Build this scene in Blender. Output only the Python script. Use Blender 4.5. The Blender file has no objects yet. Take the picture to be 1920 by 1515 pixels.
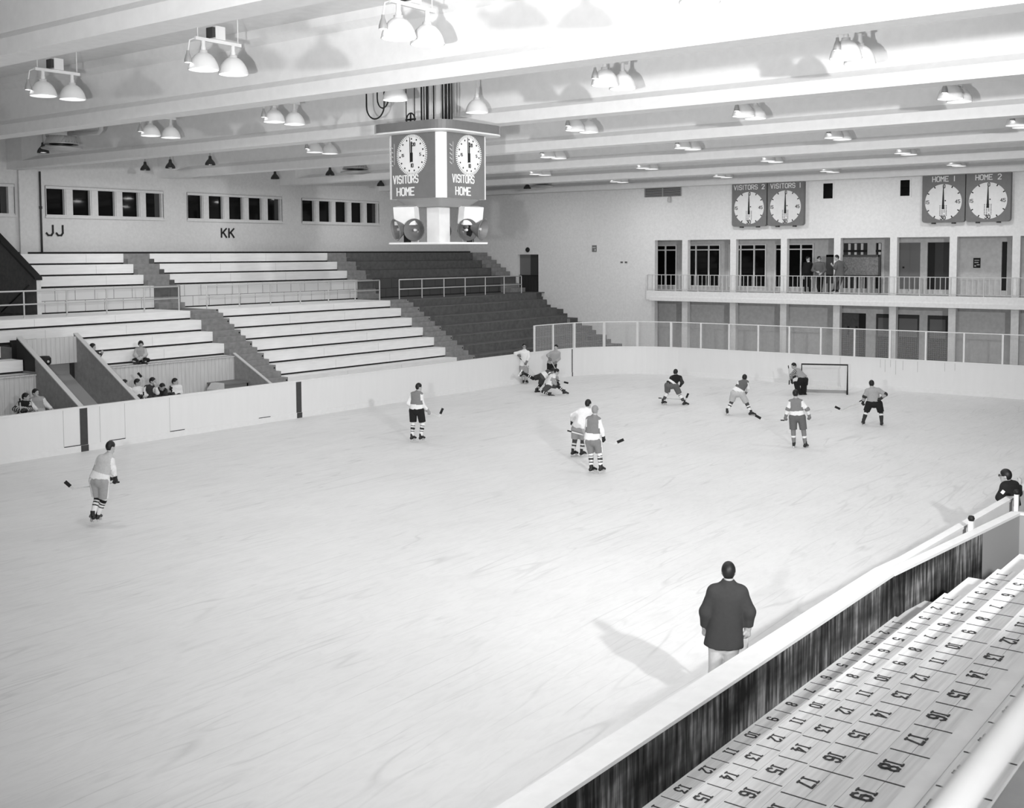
import bpy, math, random
import numpy as np
from mathutils import Vector, Matrix
random.seed(7)
SC = bpy.context.scene
COL = SC.collection
PI = math.pi

# ------------------------------------------------------------------ helpers
def wloc(o):
    v = Vector((0, 0, 0))
    while o is not None:
        v += o.location; o = o.parent
    return v

def tag(o, label, cat, group=None):
    o['label'] = label; o['category'] = cat
    if group: o['group'] = group
    return o

def empty(name, loc, label, cat, group=None):
    o = bpy.data.objects.new(name, None); o.location = loc; o.empty_display_size = .2
    COL.objects.link(o); return tag(o, label, cat, group)

def link_mesh(name, me, mats, parent=None, origin=None, structure=False, smooth=False):
    """me is in world coordinates; the object gets its own origin (or sits in its parent's frame)"""
    for m in (mats if isinstance(mats, (list, tuple)) else [mats]): me.materials.append(m)
    if parent is not None: off = wloc(parent)
    elif origin is not None: off = Vector(origin)
    else:
        n = len(me.vertices); co = np.empty(n*3, np.float32); me.vertices.foreach_get('co', co); co = co.reshape(-1, 3)
        lo, hi = co.min(0), co.max(0); off = Vector(((lo[0]+hi[0])/2, (lo[1]+hi[1])/2, lo[2]))
    me.transform(Matrix.Translation(-off))
    if smooth: me.polygons.foreach_set('use_smooth', [True]*len(me.polygons))
    o = bpy.data.objects.new(name, me); COL.objects.link(o)
    if parent is not None: o.parent = parent
    else: o.location = off
    if structure: o['kind'] = 'structure'
    return o

def unit(v):
    v = Vector(v); return v.normalized() if v.length > 1e-9 else Vector((0, 0, 1))

class MB:
    def __init__(s): s.v = []; s.f = []; s.m = []; s.sm = []
    def add(s, vs, fs, m=0, smooth=False):
        b = len(s.v); s.v += [tuple(p) for p in vs]
        for f in fs: s.f.append([b+i for i in f]); s.m.append(m); s.sm.append(smooth)
        return s
    def box(s, x0, x1, y0, y1, z0, z1, m=0):
        if x0 > x1: x0, x1 = x1, x0
        if y0 > y1: y0, y1 = y1, y0
        if z0 > z1: z0, z1 = z1, z0
        v = [(x0,y0,z0),(x1,y0,z0),(x1,y1,z0),(x0,y1,z0),(x0,y0,z1),(x1,y0,z1),(x1,y1,z1),(x0,y1,z1)]
        return s.add(v, [(0,3,2,1),(4,5,6,7),(0,1,5,4),(1,2,6,5),(2,3,7,6),(3,0,4,7)], m)
    def prism(s, pts, axis, a, b, m=0):
        """polygon (2-D, counter-clockwise) extruded along axis from a to b"""
        n = len(pts)
        def P(p, t):
            return {'x': (t, p[0], p[1]), 'y': (p[0], t, p[1]), 'z': (p[0], p[1], t)}[axis]
        v = [P(p, a) for p in pts] + [P(p, b) for p in pts]
        fs = [tuple(range(n))[::-1], tuple(range(n, 2*n))] + [(i, (i+1) % n, n+(i+1) % n, n+i) for i in range(n)]
        return s.add(v, fs, m)
    def bar(s, a, b, w, h, m=0, up=(0, 0, 1)):
        a, b = Vector(a), Vector(b); d = unit(b-a); u = Vector(up)
        if abs(d.dot(u)) > .98: u = Vector((1, 0, 0))
        sd = unit(d.cross(u)); u = unit(sd.cross(d)); v = []
        for p in (a, b):
            for i, j in ((-1,-1),(1,-1),(1,1),(-1,1)): v.append(p+sd*(i*w/2)+u*(j*h/2))
        return s.add(v, [(0,1,2,3),(7,6,5,4),(0,4,5,1),(1,5,6,2),(2,6,7,3),(3,7,4,0)], m)
    def tube(s, pts, r, n=8, m=0, caps=True, closed=False):
        pts = [Vector(p) for p in pts]; k = len(pts); rs = r if isinstance(r, (list, tuple)) else [r]*k
        vs = []; pu = None
        for i in range(k):
            if closed: d = unit(pts[(i+1) % k]-pts[i-1])
            else: d = unit(pts[min(i+1, k-1)]-pts[max(i-1, 0)])
            if pu is None:
                u = Vector((0, 0, 1)) if abs(d.z) < .9 else Vector((1, 0, 0))
            else: u = pu
            sd = unit(d.cross(u)); u = unit(sd.cross(d)); pu = u
            for j in range(n):
                a = 2*PI*j/n; vs.append(pts[i]+sd*(math.cos(a)*rs[i])+u*(math.sin(a)*rs[i]))
        fs = []
        for i in range(k if closed else k-1):
            for j in range(n):
                a = i*n+j; b = i*n+(j+1) % n; c = ((i+1) % k)*n+(j+1) % n; d = ((i+1) % k)*n+j
                fs.append((a, b, c, d))
        s.add(vs, fs, m, True)
        if caps and not closed:
            b = len(s.v)-k*n
            s.f.append([b+j for j in range(n)][::-1]); s.m.append(m); s.sm.append(False)
            s.f.append([b+(k-1)*n+j for j in range(n)]); s.m.append(m); s.sm.append(False)
        return s
    def lathe(s, prof, c, axis=(0, 0, 1), n=24, m=0, smooth=True):
        """profile [(radius, height along axis)] turned about the axis through c"""
        ax = unit(axis); u = Vector((1, 0, 0)) if abs(ax.x) < .9 else Vector((0, 1, 0))
        u = unit(u-ax*u.dot(ax)); w = ax.cross(u); c = Vector(c); vs = []
        for r, h in prof:
            for j in range(n):
                a = 2*PI*j/n; vs.append(c+ax*h+u*(r*math.cos(a))+w*(r*math.sin(a)))
        fs = [(i*n+j, i*n+(j+1) % n, (i+1)*n+(j+1) % n, (i+1)*n+j) for i in range(len(prof)-1) for j in range(n)]
        s.add(vs, fs, m, smooth); return s
    def disc(s, c, axis, r, th, n=32, m=0):
        return s.lathe([(0.0005, 0), (r, 0), (r, th), (0.0005, th)], c, axis, n, m, False)
    def mesh(s, name):
        me = bpy.data.meshes.new(name); me.from_pydata(s.v, [], s.f)
        me.polygons.foreach_set('material_index', s.m); me.polygons.foreach_set('use_smooth', s.sm)
        me.update(); return me
    def build(s, name, mats, parent=None, origin=None, structure=False):
        return link_mesh(name, s.mesh(name), mats, parent, origin, structure)

def copy_tree(o, parent=None):
    c = o.copy(); COL.objects.link(c)
    if parent is not None: c.parent = parent
    for ch in list(o.children): copy_tree(ch, c)
    return c

# ------------------------------------------------------------------ materials
def lin(v):      # sRGB 0-255 grey -> linear
    v /= 255.; return v/12.92 if v <= .04045 else ((v+.055)/1.055)**2.4

def mat(name, g, rough=.7, var=0., scale=3., metal=0., spec=.3, stretch=(1, 1, 1), detail=4., bump=0., emit=0.):
    m = bpy.data.materials.new(name); m.use_nodes = True
    nt = m.node_tree; b = nt.nodes['Principled BSDF']
    b.inputs['Roughness'].default_value = rough; b.inputs['Metallic'].default_value = metal
    b.inputs['Specular IOR Level'].default_value = spec
    b.inputs['Base Color'].default_value = (g, g, g, 1)
    if emit:
        b.inputs['Emission Color'].default_value = (1, 1, 1, 1); b.inputs['Emission Strength'].default_value = emit
    if var or bump:
        tc = nt.nodes.new('ShaderNodeTexCoord'); mp = nt.nodes.new('ShaderNodeMapping'); nz = nt.nodes.new('ShaderNodeTexNoise')
        mp.inputs['Scale'].default_value = stretch; nz.inputs['Scale'].default_value = scale; nz.inputs['Detail'].default_value = detail
        nt.links.new(tc.outputs['Object'], mp.inputs['Vector']); nt.links.new(mp.outputs['Vector'], nz.inputs['Vector'])
        if var:
            r = nt.nodes.new('ShaderNodeValToRGB'); lo, hi = max(0, g*(1-var)), min(1, g*(1+var))
            r.color_ramp.elements[0].position = .3; r.color_ramp.elements[1].position = .7
            r.color_ramp.elements[0].color = (lo, lo, lo, 1); r.color_ramp.elements[1].color = (hi, hi, hi, 1)
            nt.links.new(nz.outputs['Fac'], r.inputs['Fac']); nt.links.new(r.outputs['Color'], b.inputs['Base Color'])
        if bump:
            bp = nt.nodes.new('ShaderNodeBump'); bp.inputs['Strength'].default_value = bump; bp.inputs['Distance'].default_value = .01
            nt.links.new(nz.outputs['Fac'], bp.inputs['Height']); nt.links.new(bp.outputs['Normal'], b.inputs['Normal'])
    return m

def ice_material():
    m = bpy.data.materials.new('skated_ice'); m.use_nodes = True; nt = m.node_tree; N = nt.nodes; L = nt.links
    b = N['Principled BSDF']; b.inputs['Roughness'].default_value = .55; b.inputs['Specular IOR Level'].default_value = .15
    tc = N.new('ShaderNodeTexCoord')
    def math_(op, a, c=None, d=None):
        n = N.new('ShaderNodeMath'); n.operation = op
        for i, x in enumerate((a, c, d)):
            if x is None: continue
            if isinstance(x, (int, float)): n.inputs[i].default_value = x
            else: L.new(x, n.inputs[i])
        return n.outputs[0]
    def noise(rot, sx, sy, sc, det=3., dist=0., off=0.):
        mp = N.new('ShaderNodeMapping'); mp.inputs['Rotation'].default_value = (0, 0, math.radians(rot)); mp.inputs['Scale'].default_value = (sx, sy, 1)
        mp.inputs['Location'].default_value = (off, off*.7, 0)
        n = N.new('ShaderNodeTexNoise'); n.inputs['Scale'].default_value = sc; n.inputs['Detail'].default_value = det; n.inputs['Distortion'].default_value = dist
        L.new(tc.outputs['Object'], mp.inputs['Vector']); L.new(mp.outputs['Vector'], n.inputs['Vector']); return n.outputs['Fac']
    def ramp(x, a, bb):
        n = N.new('ShaderNodeMapRange'); n.inputs['From Min'].default_value = a; n.inputs['From Max'].default_value = bb
        L.new(x, n.inputs['Value']); return n.outputs['Result']
    big = ramp(noise(0, 1, 1, .22, 5), .35, .7)
    mid = ramp(noise(20, .7, 1.3, .9, 6, .8), .4, .78)
    fine = ramp(noise(-25, .55, 1.7, 4.5, 7, 1.2), .42, .78)
    line = None
    for rot, sx, sy, sc, off, w in ((-32, .07, .8, 2.2, 0, .012), (-58, .06, .8, 1.8, 7.3, .010), (-10, .08, .8, 2.4, 3.1, .012), (28, .06, .8, 1.6, 11.7, .010), (68, .06, .8, 1.5, 5.9, .009), (-80, .08, .8, 1.7, 2.9, .010)):
        f = noise(rot, sx, sy, sc, 1., .12, off)
        d = math_('ABSOLUTE', math_('SUBTRACT', f, .5))
        l = math_('SUBTRACT', 1., ramp(d, 0., w))
        mask = ramp(noise(rot+40, .5, .5, .9, 3, 0, off+2), .48, .66)
        l = math_('MULTIPLY', l, mask)
        line = l if line is None else math_('MAXIMUM', line, l)
    v = math_('MULTIPLY_ADD', big, -.04, .735)
    v = math_('MULTIPLY_ADD', mid, -.035, v)
    v = math_('MULTIPLY_ADD', fine, -.05, v)
    v = math_('MULTIPLY_ADD', line, -.11, v)
    cb = N.new('ShaderNodeCombineColor')
    for i in range(3): L.new(v, cb.inputs[i])
    L.new(cb.outputs[0], b.inputs['Base Color'])
    return m

def brick_material(name, g, gm, bw, bh, mortar=.008, rough=.8, axis='xz'):
    m = bpy.data.materials.new(name); m.use_nodes = True; nt = m.node_tree; N = nt.nodes; L = nt.links
    b = N['Principled BSDF']; b.inputs['Roughness'].default_value = rough; b.inputs['Specular IOR Level'].default_value = .2
    tc = N.new('ShaderNodeTexCoord'); sp = N.new('ShaderNodeSeparateXYZ'); cb = N.new('ShaderNodeCombineXYZ')
    L.new(tc.outputs['Object'], sp.inputs[0]); L.new(sp.outputs['X' if axis == 'xz' else 'Y'], cb.inputs['X']); L.new(sp.outputs['Z'], cb.inputs['Y'])
    br = N.new('ShaderNodeTexBrick'); br.inputs['Scale'].default_value = 1.; br.inputs['Brick Width'].default_value = bw; br.inputs['Row Height'].default_value = bh
    br.inputs['Mortar Size'].default_value = mortar
    br.inputs['Color1'].default_value = (g, g, g, 1); br.inputs['Color2'].default_value = (g*.97, g*.97, g*.97, 1); br.inputs['Mortar'].default_value = (gm, gm, gm, 1)
    L.new(cb.outputs[0], br.inputs['Vector']); L.new(br.outputs['Color'], b.inputs['Base Color'])
    return m

def plank_material(name, g, gs, width, rough=.7, grain=.1, axis='X', dark=None):
    """vertical boards along one axis with thin seams and weathered streaks"""
    m = bpy.data.materials.new(name); m.use_nodes = True; nt = m.node_tree; N = nt.nodes; L = nt.links
    b = N['Principled BSDF']; b.inputs['Roughness'].default_value = rough; b.inputs['Specular IOR Level'].default_value = .2
    tc = N.new('ShaderNodeTexCoord'); sp = N.new('ShaderNodeSeparateXYZ'); L.new(tc.outputs['Object'], sp.inputs[0])
    d = N.new('ShaderNodeMath'); d.operation = 'DIVIDE'; d.inputs[1].default_value = width; L.new(sp.outputs[axis], d.inputs[0])
    fr = N.new('ShaderNodeMath'); fr.operation = 'FRACT'; L.new(d.outputs[0], fr.inputs[0])
    lt = N.new('ShaderNodeMath'); lt.operation = 'LESS_THAN'; lt.inputs[1].default_value = .07; L.new(fr.outputs[0], lt.inputs[0])
    mp = N.new('ShaderNodeMapping'); mp.inputs['Scale'].default_value = (6, 6, .5) if axis != 'Z' else (.5, 6, 6)
    nz = N.new('ShaderNodeTexNoise'); nz.inputs['Scale'].default_value = 3.; nz.inputs['Detail'].default_value = 6.
    L.new(tc.outputs['Object'], mp.inputs[0]); L.new(mp.outputs[0], nz.inputs['Vector'])
    r = N.new('ShaderNodeValToRGB'); lo = g*(1-grain) if dark is None else dark; hi = g*(1+grain)
    r.color_ramp.elements[0].position = .35; r.color_ramp.elements[1].position = .68
    r.color_ramp.elements[0].color = (lo, lo, lo, 1); r.color_ramp.elements[1].color = (hi, hi, hi, 1)
    L.new(nz.outputs['Fac'], r.inputs['Fac'])
    mx = N.new('ShaderNodeMix'); mx.data_type = 'RGBA'; L.new(lt.outputs[0], mx.inputs['Factor']); L.new(r.outputs['Color'], mx.inputs['A'])
    mx.inputs['B'].default_value = (gs, gs, gs, 1); L.new(mx.outputs['Result'], b.inputs['Base Color'])
    return m

def weathered_material(name):
    """dark stained boards with pale vertical streaks and blotches"""
    m = bpy.data.materials.new(name); m.use_nodes = True; nt = m.node_tree; N = nt.nodes; L = nt.links
    b = N['Principled BSDF']; b.inputs['Roughness'].default_value = .8; b.inputs['Specular IOR Level'].default_value = .15
    tc = N.new('ShaderNodeTexCoord')
    def nz(sc, scale, det):
        mp = N.new('ShaderNodeMapping'); mp.inputs['Scale'].default_value = sc; n = N.new('ShaderNodeTexNoise'); n.inputs['Scale'].default_value = scale; n.inputs['Detail'].default_value = det
        L.new(tc.outputs['Object'], mp.inputs[0]); L.new(mp.outputs[0], n.inputs['Vector']); return n.outputs['Fac']
    mu = N.new('ShaderNodeMath'); mu.operation = 'MULTIPLY'; L.new(nz((9, 9, .7), 2., 7.), mu.inputs[0]); L.new(nz((.5, .5, 1.2), 1.6, 4.), mu.inputs[1])
    r = N.new('ShaderNodeValToRGB'); e = r.color_ramp.elements; e[0].position = .17; e[1].position = .40
    e[0].color = (.012, .012, .012, 1); e[1].color = (.32, .32, .32, 1); k = e.new(.27); k.color = (.075, .075, .075, 1)
    L.new(mu.outputs[0], r.inputs['Fac']); L.new(r.outputs['Color'], b.inputs['Base Color']); return m

M = {}
M['ice'] = ice_material()
M['concrete_floor'] = mat('concrete_floor', .30, .85, .15, 2)
M['wall'] = mat('painted_block_wall', .66, .85, .05, 9, detail=6)
M['wall_back'] = mat('painted_back_wall', .76, .85, .05, 9, detail=6)
M['ceiling'] = mat('white_roof_slab', .78, .8, .04, 4)
M['beam'] = mat('white_roof_beam', .80, .75, .03, 5)
M['white'] = mat('white_paint', .74, .55, .03, 6)
M['board'] = mat('white_board_paint', .74, .5, .012, 2, stretch=(3, 3, .4))
M['bench_white'] = mat('white_bench_paint', .80, .6, .05, 3, stretch=(.5, 3, 3))
M['gap'] = mat('dark_gap', .02, .9)  # near-black, paints in the shade of gaps between rows
M['concrete'] = mat('bare_concrete', .105, .9, .18, 5, detail=6)
M['concrete_mid'] = mat('step_concrete', .24, .9, .14, 6, detail=6)
M['concrete_light'] = mat('pale_concrete', .34, .9, .1, 5)
M['dark_wall'] = mat('dark_painted_wall', .09, .85, .15, 8)
M['black'] = mat('black_paint', .012, .6)
M['dark'] = mat('dark_grey_paint', .05, .6)
M['mid'] = mat('mid_grey_paint', .17, .6)
M['grey'] = mat('grey_paint', .32, .65)
M['gallery'] = mat('gallery_back_wall', .58, .85, .08, 6)
M['light'] = mat('light_grey_paint', .5, .6)
M['marker'] = mat('blue_line_paint', .055, .6, .1, 8)
M['steel'] = mat('painted_steel_rail', .55, .4, spec=.5)
M['galv'] = mat('galvanised_wire', .55, .5, metal=.2)
M['glass_dark'] = mat('dark_window_glass', .004, .04, spec=.16)
M['curtain'] = mat('dark_curtain', .06, .9)
M['enamel'] = mat('white_enamel_shade', .82, .35, spec=.5)
M['bulb'] = mat('lit_lamp_bulb', .9, .3, emit=3.0)
M['metal_dark'] = mat('dark_metal', .05, .45, metal=.5, spec=.5)
M['metal'] = mat('light_metal', .45, .4, metal=.4, spec=.5)
M['cabinet'] = mat('scoreboard_grey_enamel', .16, .45, .05, 6, spec=.4)
M['cabinet_light'] = mat('scoreboard_corner_strip', .75, .4, spec=.4)
M['clock_grey'] = mat('clock_case_grey', .17, .5, .05, 6)
M['horn'] = mat('horn_grey_metal', .14, .5, .05, 8, spec=.4)
M['rubber'] = mat('black_cable', .015, .5)
M['seat_wood'] = mat('varnished_seat_board', .74, .6, .13, 4.0, stretch=(.3, 9, 9), detail=9)
M['seat_white'] = mat('white_nosing_board', .74, .6, .05, 5)
M['numeral'] = mat('stencil_paint', .05, .8, .7, 40)
M['plank_box'] = plank_material('box_boards', .58, .36, .16, grain=.08)
M['plank_side'] = mat('box_side_boards', .26, .8, .12, 8)
M['plank_near'] = weathered_material('weathered_front_wall')
M['blackboard'] = mat('slate_board', .18, .9, .3, 14)
M['net'] = mat('white_net_cord', .7, .8)
M['brick_white'] = brick_material('white_painted_block', .64, .22, .80, .465, .012)
M['brick_grey'] = brick_material('grey_block', .085, .03, .80, .465, .012)
M['skin'] = mat('skin', .42, .55, .04, 20)
M['hair_black'] = mat('black_hair', .012, .5)
M['hair_blond'] = mat('fair_hair', .24, .6, .12, 60)
M['eye'] = mat('eye_dark', .01, .3)
M['lip'] = mat('lip', .22, .6)
M['blade'] = mat('skate_blade_steel', .7, .25, metal=.6, spec=.6)
M['leather'] = mat('black_boot_leather', .012, .45, spec=.4)
M['glove_black'] = mat('black_glove_leather', .015, .5)
M['glove_grey'] = mat('grey_glove_leather', .17, .6, .2, 30)
M['glove_light'] = mat('pale_glove_leather', .33, .6, .2, 30)
M['stick'] = mat('ash_stick', .52, .5, .08, 12)
M['tape'] = mat('black_stick_tape', .012, .8)
def cloth(n, g): M[n] = mat(n+'_cloth', g, .9, .05, 22, bump=.3)
for n, g in (('c_black', .012), ('c_char', .035), ('c_dark', .07), ('c_slate', .115), ('c_mid', .19), ('c_grey', .33), ('c_pale', .46), ('c_white', .74)): cloth(n, g)

# ------------------------------------------------------------------ block lettering
GL = {
 'O': [[(0,1),(1,0),(3,0),(4,1),(4,5),(3,6),(1,6),(0,5),(0,1)]], 'D': [[(0,0),(3,0),(4,1),(4,5),(3,6),(0,6),(0,0)]],
 'V': [[(0,6),(2,0),(4,6)]], 'I': [[(2,0),(2,6)]], 'S': [[(0,1),(1,0),(3,0),(4,1),(4,2.3),(3,3),(1,3),(0,3.7),(0,5),(1,6),(3,6),(4,5)]],
 'T': [[(0,6),(4,6)],[(2,6),(2,0)]], 'R': [[(0,0),(0,6),(3,6),(4,5),(4,4),(3,3),(0,3)],[(2,3),(4,0)]],
 'H': [[(0,0),(0,6)],[(4,0),(4,6)],[(0,3),(4,3)]], 'M': [[(0,0),(0,6),(2,3),(4,6),(4,0)]], 'E': [[(4,0),(0,0),(0,6),(4,6)],[(0,3),(3.2,3)]],
 'J': [[(4,6),(4,1.5),(3,0),(1,0),(0,1.3)]], 'K': [[(0,0),(0,6)],[(4,6),(.4,2.6)],[(1.4,3.5),(4,0)]], 'P': [[(0,0),(0,6),(3,6),(4,5),(4,4),(3,3),(0,3)]],
 '0': [[(0,1),(1,0),(3,0),(4,1),(4,5),(3,6),(1,6),(0,5),(0,1)]], '1': [[(2,0),(2,6)]],
 '2': [[(0,5),(1,6),(3,6),(4,5),(4,4),(0,0),(4,0)]], '3': [[(0,6),(4,6),(2,3.6),(3.4,3.3),(4,2.4),(4,1),(3,0),(1,0),(0,1)]],
 '4': [[(3,0),(3,6),(0,2),(4,2)]], '5': [[(4,6),(0,6),(0,3.4),(3,3.4),(4,2.5),(4,1),(3,0),(1,0),(0,1)]],
 '6': [[(4,5),(3,6),(1,6),(0,5),(0,1),(1,0),(3,0),(4,1),(4,2.3),(3,3.2),(0,3)]], '7': [[(0,6),(4,6),(1.5,0)]],
 '8': [[(1,3),(0,4),(0,5),(1,6),(3,6),(4,5),(4,4),(3,3),(1,3),(0,2),(0,1),(1,0),(3,0),(4,1),(4,2),(3,3)]],
 '9': [[(0,1),(1,0),(3,0),(4,1),(4,5),(3,6),(1,6),(0,5),(0,3.7),(1,2.8),(4,3)]], ' ': []}
def letters(mb, text, o, ex, ey, h, m=0, w=None, sw=.17, th=.008, gap=.42, serif=False):
    """strokes of thickness sw*h; o lower-left corner, ex reading direction, ey up direction, th raised thickness"""
    o = Vector(o); ex = unit(ex); ey = unit(ey); n = ex.cross(ey); cw = (w if w else h*.62)
    x = 0.; q_ = 0.
    for c in text:
        q_ = 0. if q_ > .004 else q_
        wid = cw*.35 if c in '1I' and not serif else cw
        for st in GL[c]:
            P = []
            for a, b in st:
                a = a/4.*cw if not (c in '1I' and not serif) else cw*.17
                P.append(o+ex*(x+a)+ey*(b/6.*h))
            for i in range(len(P)-1):
                d = unit(P[i+1]-P[i]); s = d.cross(n)*(sw*h/2); e = d*(sw*h*.42)
                a, b = P[i]-e, P[i+1]+e
                q_ += .00035; v = [a-s, b-s, b+s, a+s]; v = [p+n*q_*.5 for p in v]+[p+n*(th+q_) for p in v]
                mb.add(v, [(0,1,2,3),(7,6,5,4),(0,4,5,1),(1,5,6,2),(2,6,7,3),(3,7,4,0)], m)
        if serif and c in '147':
            for yy in ((0, h) if c == '1' else (0,)):
                xc = x+cw*{'1': .5, '4': .75, '7': .37}[c]; q = o+ex*xc+ey*yy
                a, b = q-ex*cw*.42, q+ex*cw*.42; s = ey*(sw*h*.3)
                q_ += .00035; v = [a-s, b-s, b+s, a+s]; v = [p+n*q_*.5 for p in v]+[p+n*(th+q_) for p in v]
                mb.add(v, [(0,1,2,3),(7,6,5,4),(0,4,5,1),(1,5,6,2),(2,6,7,3),(3,7,4,0)], m)
        x += wid+cw*gap
    return x-cw*gap

PIPE = (.422, 5.068)
LAMP_W, BELL_W, FLASH_R, FLASH_L, NEAR_FILL, AMB, EXPO = 100., 46., 16500., 11000., 900., .02, -.06

# ================================================================== THE HALL
# x runs along the rink towards the gallery end, y across it towards the big stand, z up; the ice is z = 0
def sweep(mb, path, prof, m=0, closed=False):
    """profile [(outward offset, z)] carried along a plan path; outward is to the left of travel"""
    n = len(path); k = len(prof); vs = []
    for i, p in enumerate(path):
        a = Vector(path[max(i-1, 0)]); b = Vector(path[min(i+1, n-1)]); d = (b-a).normalized(); nn = Vector((-d.y, d.x))
        for o, z in prof: vs.append((p[0]+nn.x*o, p[1]+nn.y*o, z))
    fs = [(i*k+j, i*k+(j+1) % k, (i+1)*k+(j+1) % k, (i+1)*k+j) for i in range(n-1) for j in range(k)]
    fs += [tuple(range(k))[::-1], tuple(range((n-1)*k, n*k))]
    return mb.add(vs, fs, m)

XB = 50.0; YL = 41.3; ZC = 10.6
# --- ground and ice
MB().box(-12, 47.25, 5.3, 30.36, -.12, 0).build('floor', M['ice'], structure=True)
MB().box(-14, 56, -14, 43, -.4, -.125).build('floor_concrete', M['concrete_floor'], structure=True)
# --- roof slab and cross beams
MB().box(-14, 56, -14, 43, ZC, ZC+.3).build('ceiling', M['ceiling'], structure=True)
BX = [-9.8, -3.1, 3.6, 10.36, 16.7, 23.11, 29.8, 36.5, 43.2, 49.93]
for xb in BX:
    b = MB(); w = .58; zb = 9.07; c = xb-w/2
    prof = [(c-.29, zb), (c+.29, zb), (c+.29, zb+.27), (c+.11, zb+.42), (c+.11, ZC-.3), (c+.3, ZC-.18), (c+.3, ZC), (c-.3, ZC), (c-.3, ZC-.18), (c-.11, ZC-.3), (c-.11, zb+.42), (c-.29, zb+.27)]
    y1 = YL if xb < 49 else YL
    v = [(p[0], -13.9, p[1]) for p in prof] + [(p[0], y1, p[1]) for p in prof]; n = len(prof)
    b.add(v, [tuple(range(n)), tuple(range(n, 2*n))[::-1]] + [(i, n+i, n+(i+1) % n, (i+1) % n) for i in range(n)])
    b.box(c-.288, c+.288, YL-1.1, YL-.005, zb+.002, ZC-.01)           # solid end block over the bearing
    b.add([(c-.288, YL-1.1, zb+.27), (c-.288, YL-1.1, ZC-.2), (c-.11, YL-1.9, ZC-.3), (c-.11, YL-1.9, zb+.42)], [(0, 1, 2, 3)])
    b.build('roof_beam', M['beam'], structure=True)
# --- far long wall with its ribbon windows
wins = [(17.37, 22.79), (24.06, 29.43), (30.66, 36.02), (37.28, 42.55)]
b = MB(); z0, z1 = 7.33, 8.52
b.box(-14, 56, YL, YL+.3, 0, z0); b.box(-14, 56, YL, YL+.3, z1, ZC)
xs = [-14]+[e for w in wins for e in w]+[56]
for i in range(0, len(xs), 2): b.box(xs[i], xs[i+1], YL, YL+.3, z0, z1)
b.build('wall_left', M['wall'], structure=True)
for i, (a, e) in enumerate(wins):
    f = MB(); t = .10
    f.box(a, e, YL-.03, YL+.2, z0, z0+.08); f.box(a, e, YL-.03, YL+.2, z1-.1, z1); f.box(a-.03, e+.05, YL-.06, YL-.02, z0-.05, z0+.02)
    n = 5; pw = .765; pit = (e-a-.06-pw-.06)/(n-1) if i else 1.09
    x0 = a+.06 if i else e-.22-pw-4*1.09
    edges = [x0+pit*k for k in range(n)]
    last = a
    for x in edges: f.box(last, x, YL+.02, YL+.2, z0+.05, z1-.07); last = x+pw
    f.box(last, e, YL+.02, YL+.2, z0+.05, z1-.07)
    fr = f.build('window_%d' % (i+1), M['wall'], structure=True)
    q = MB(); q.box(a-.012, e+.012, YL-.034, YL-.001, z1, z1+.012); q.box(a-.012, a, YL-.034, YL-.001, z0, z1); q.box(e, e+.012, YL-.034, YL-.001, z0, z1)
    for k in range(4): q.box(edges[k]+pw+.05, edges[k]+pw+.062, YL+.016, YL+.021, z0+.06, z1-.08)
    q.build('frame_seams', M['mid'], fr)
    g = MB().box(a+.02, e-.02, YL+.17, YL+.18, z0+.06, z1-.08); g.build('glass', M['glass_dark'], fr)
    c = MB().box(edges[4]+pw-.24, edges[4]+pw-.002, YL+.165, YL+.1695, z0+.06, z1-.08); c.build('curtain', M['curtain'], fr)
    MB().box(a-.1, e+.1, YL+.21, YL+.29, z0-.1, z1+.1).build('backing', M['black'], fr)
# dark strip at the foot of the far wall and the pilaster lines
MB().box(21.9, XB, YL-.02, YL-.001, 5.86, 5.95).build('dark_strip_left', M['gap'], structure=True)
tr = MB().box(22.93, 23.2, YL-.12, YL-.001, 3.7, 9.06); tr.build('trim_1', M['wall'], structure=True)
# --- gallery end wall
b = MB(); t = .3
b.box(XB, XB+t, 37.88, YL, 0, ZC); b.box(XB, XB+t, 36.46, 37.88, 5.75, ZC); b.box(XB, XB+t, 36.46, 37.88, 0, 3.68)
b.box(XB, XB+t, 29.15, 36.46, 0, ZC); b.box(XB, XB+t, -14, 29.15, 6.44, ZC); b.box(XB, XB+t, -14, 29.15, 3.41, 3.9)
cols = [27.43, 24.80, 22.19, 19.60, 17.03, 14.47, 11.93, 9.38, 6.83]
for y in cols: b.box(XB, XB+.28, y-.155, y+.155, 0, 3.41); b.box(XB, XB+.28, y-.155, y+.155, 3.9, 6.44)
b.box(XB, XB+t, -14, 5.5, 0, 6.44)
b.build('wall_back', M['wall_back'], structure=True)
# gallery slab projecting in front of the columns, and the rooms behind
s = MB().box(49.42, 53.2, 5.4, 29.3, 3.47, 3.9); s.box(XB+.3, 53.2, 29.3, 32.0, 3.47, 3.9); s.box(49.38, 49.42, 5.4, 29.1, 3.41, 3.60); s.build('gallery_slab', M['wall_back'], structure=True)
XG = 52.0
g = MB(); g.box(XG, XG+.1, 5.4, 32.0, 6.22, 6.6); g.box(XG, XG+.1, 5.4, 32.0, 3.9, 4.1)
solid = [(32.0, 30.5), (28.98, 28.72), (26.47, 26.04), (23.97, 23.56), (21.52, 20.08), (18.93, 18.54), (18.27, 17.58), (16.49, 16.18), (15.21, 13.0), (12.78, 5.4)]
for a, e in solid: g.box(XG, XG+.1, e, a, 4.1, 6.22)
g.box(XG, XG+.1, 5.4, 32.0, 2.93, 3.42)
for a, e in [(32.0, 20.2), (18.95, 18.48), (16.48, 16.12), (15.2, 5.4)]: g.box(XG, XG+.1, e, a, -.12, 2.93)
g.build('wall_gallery', M['gallery'], structure=True)
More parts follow.
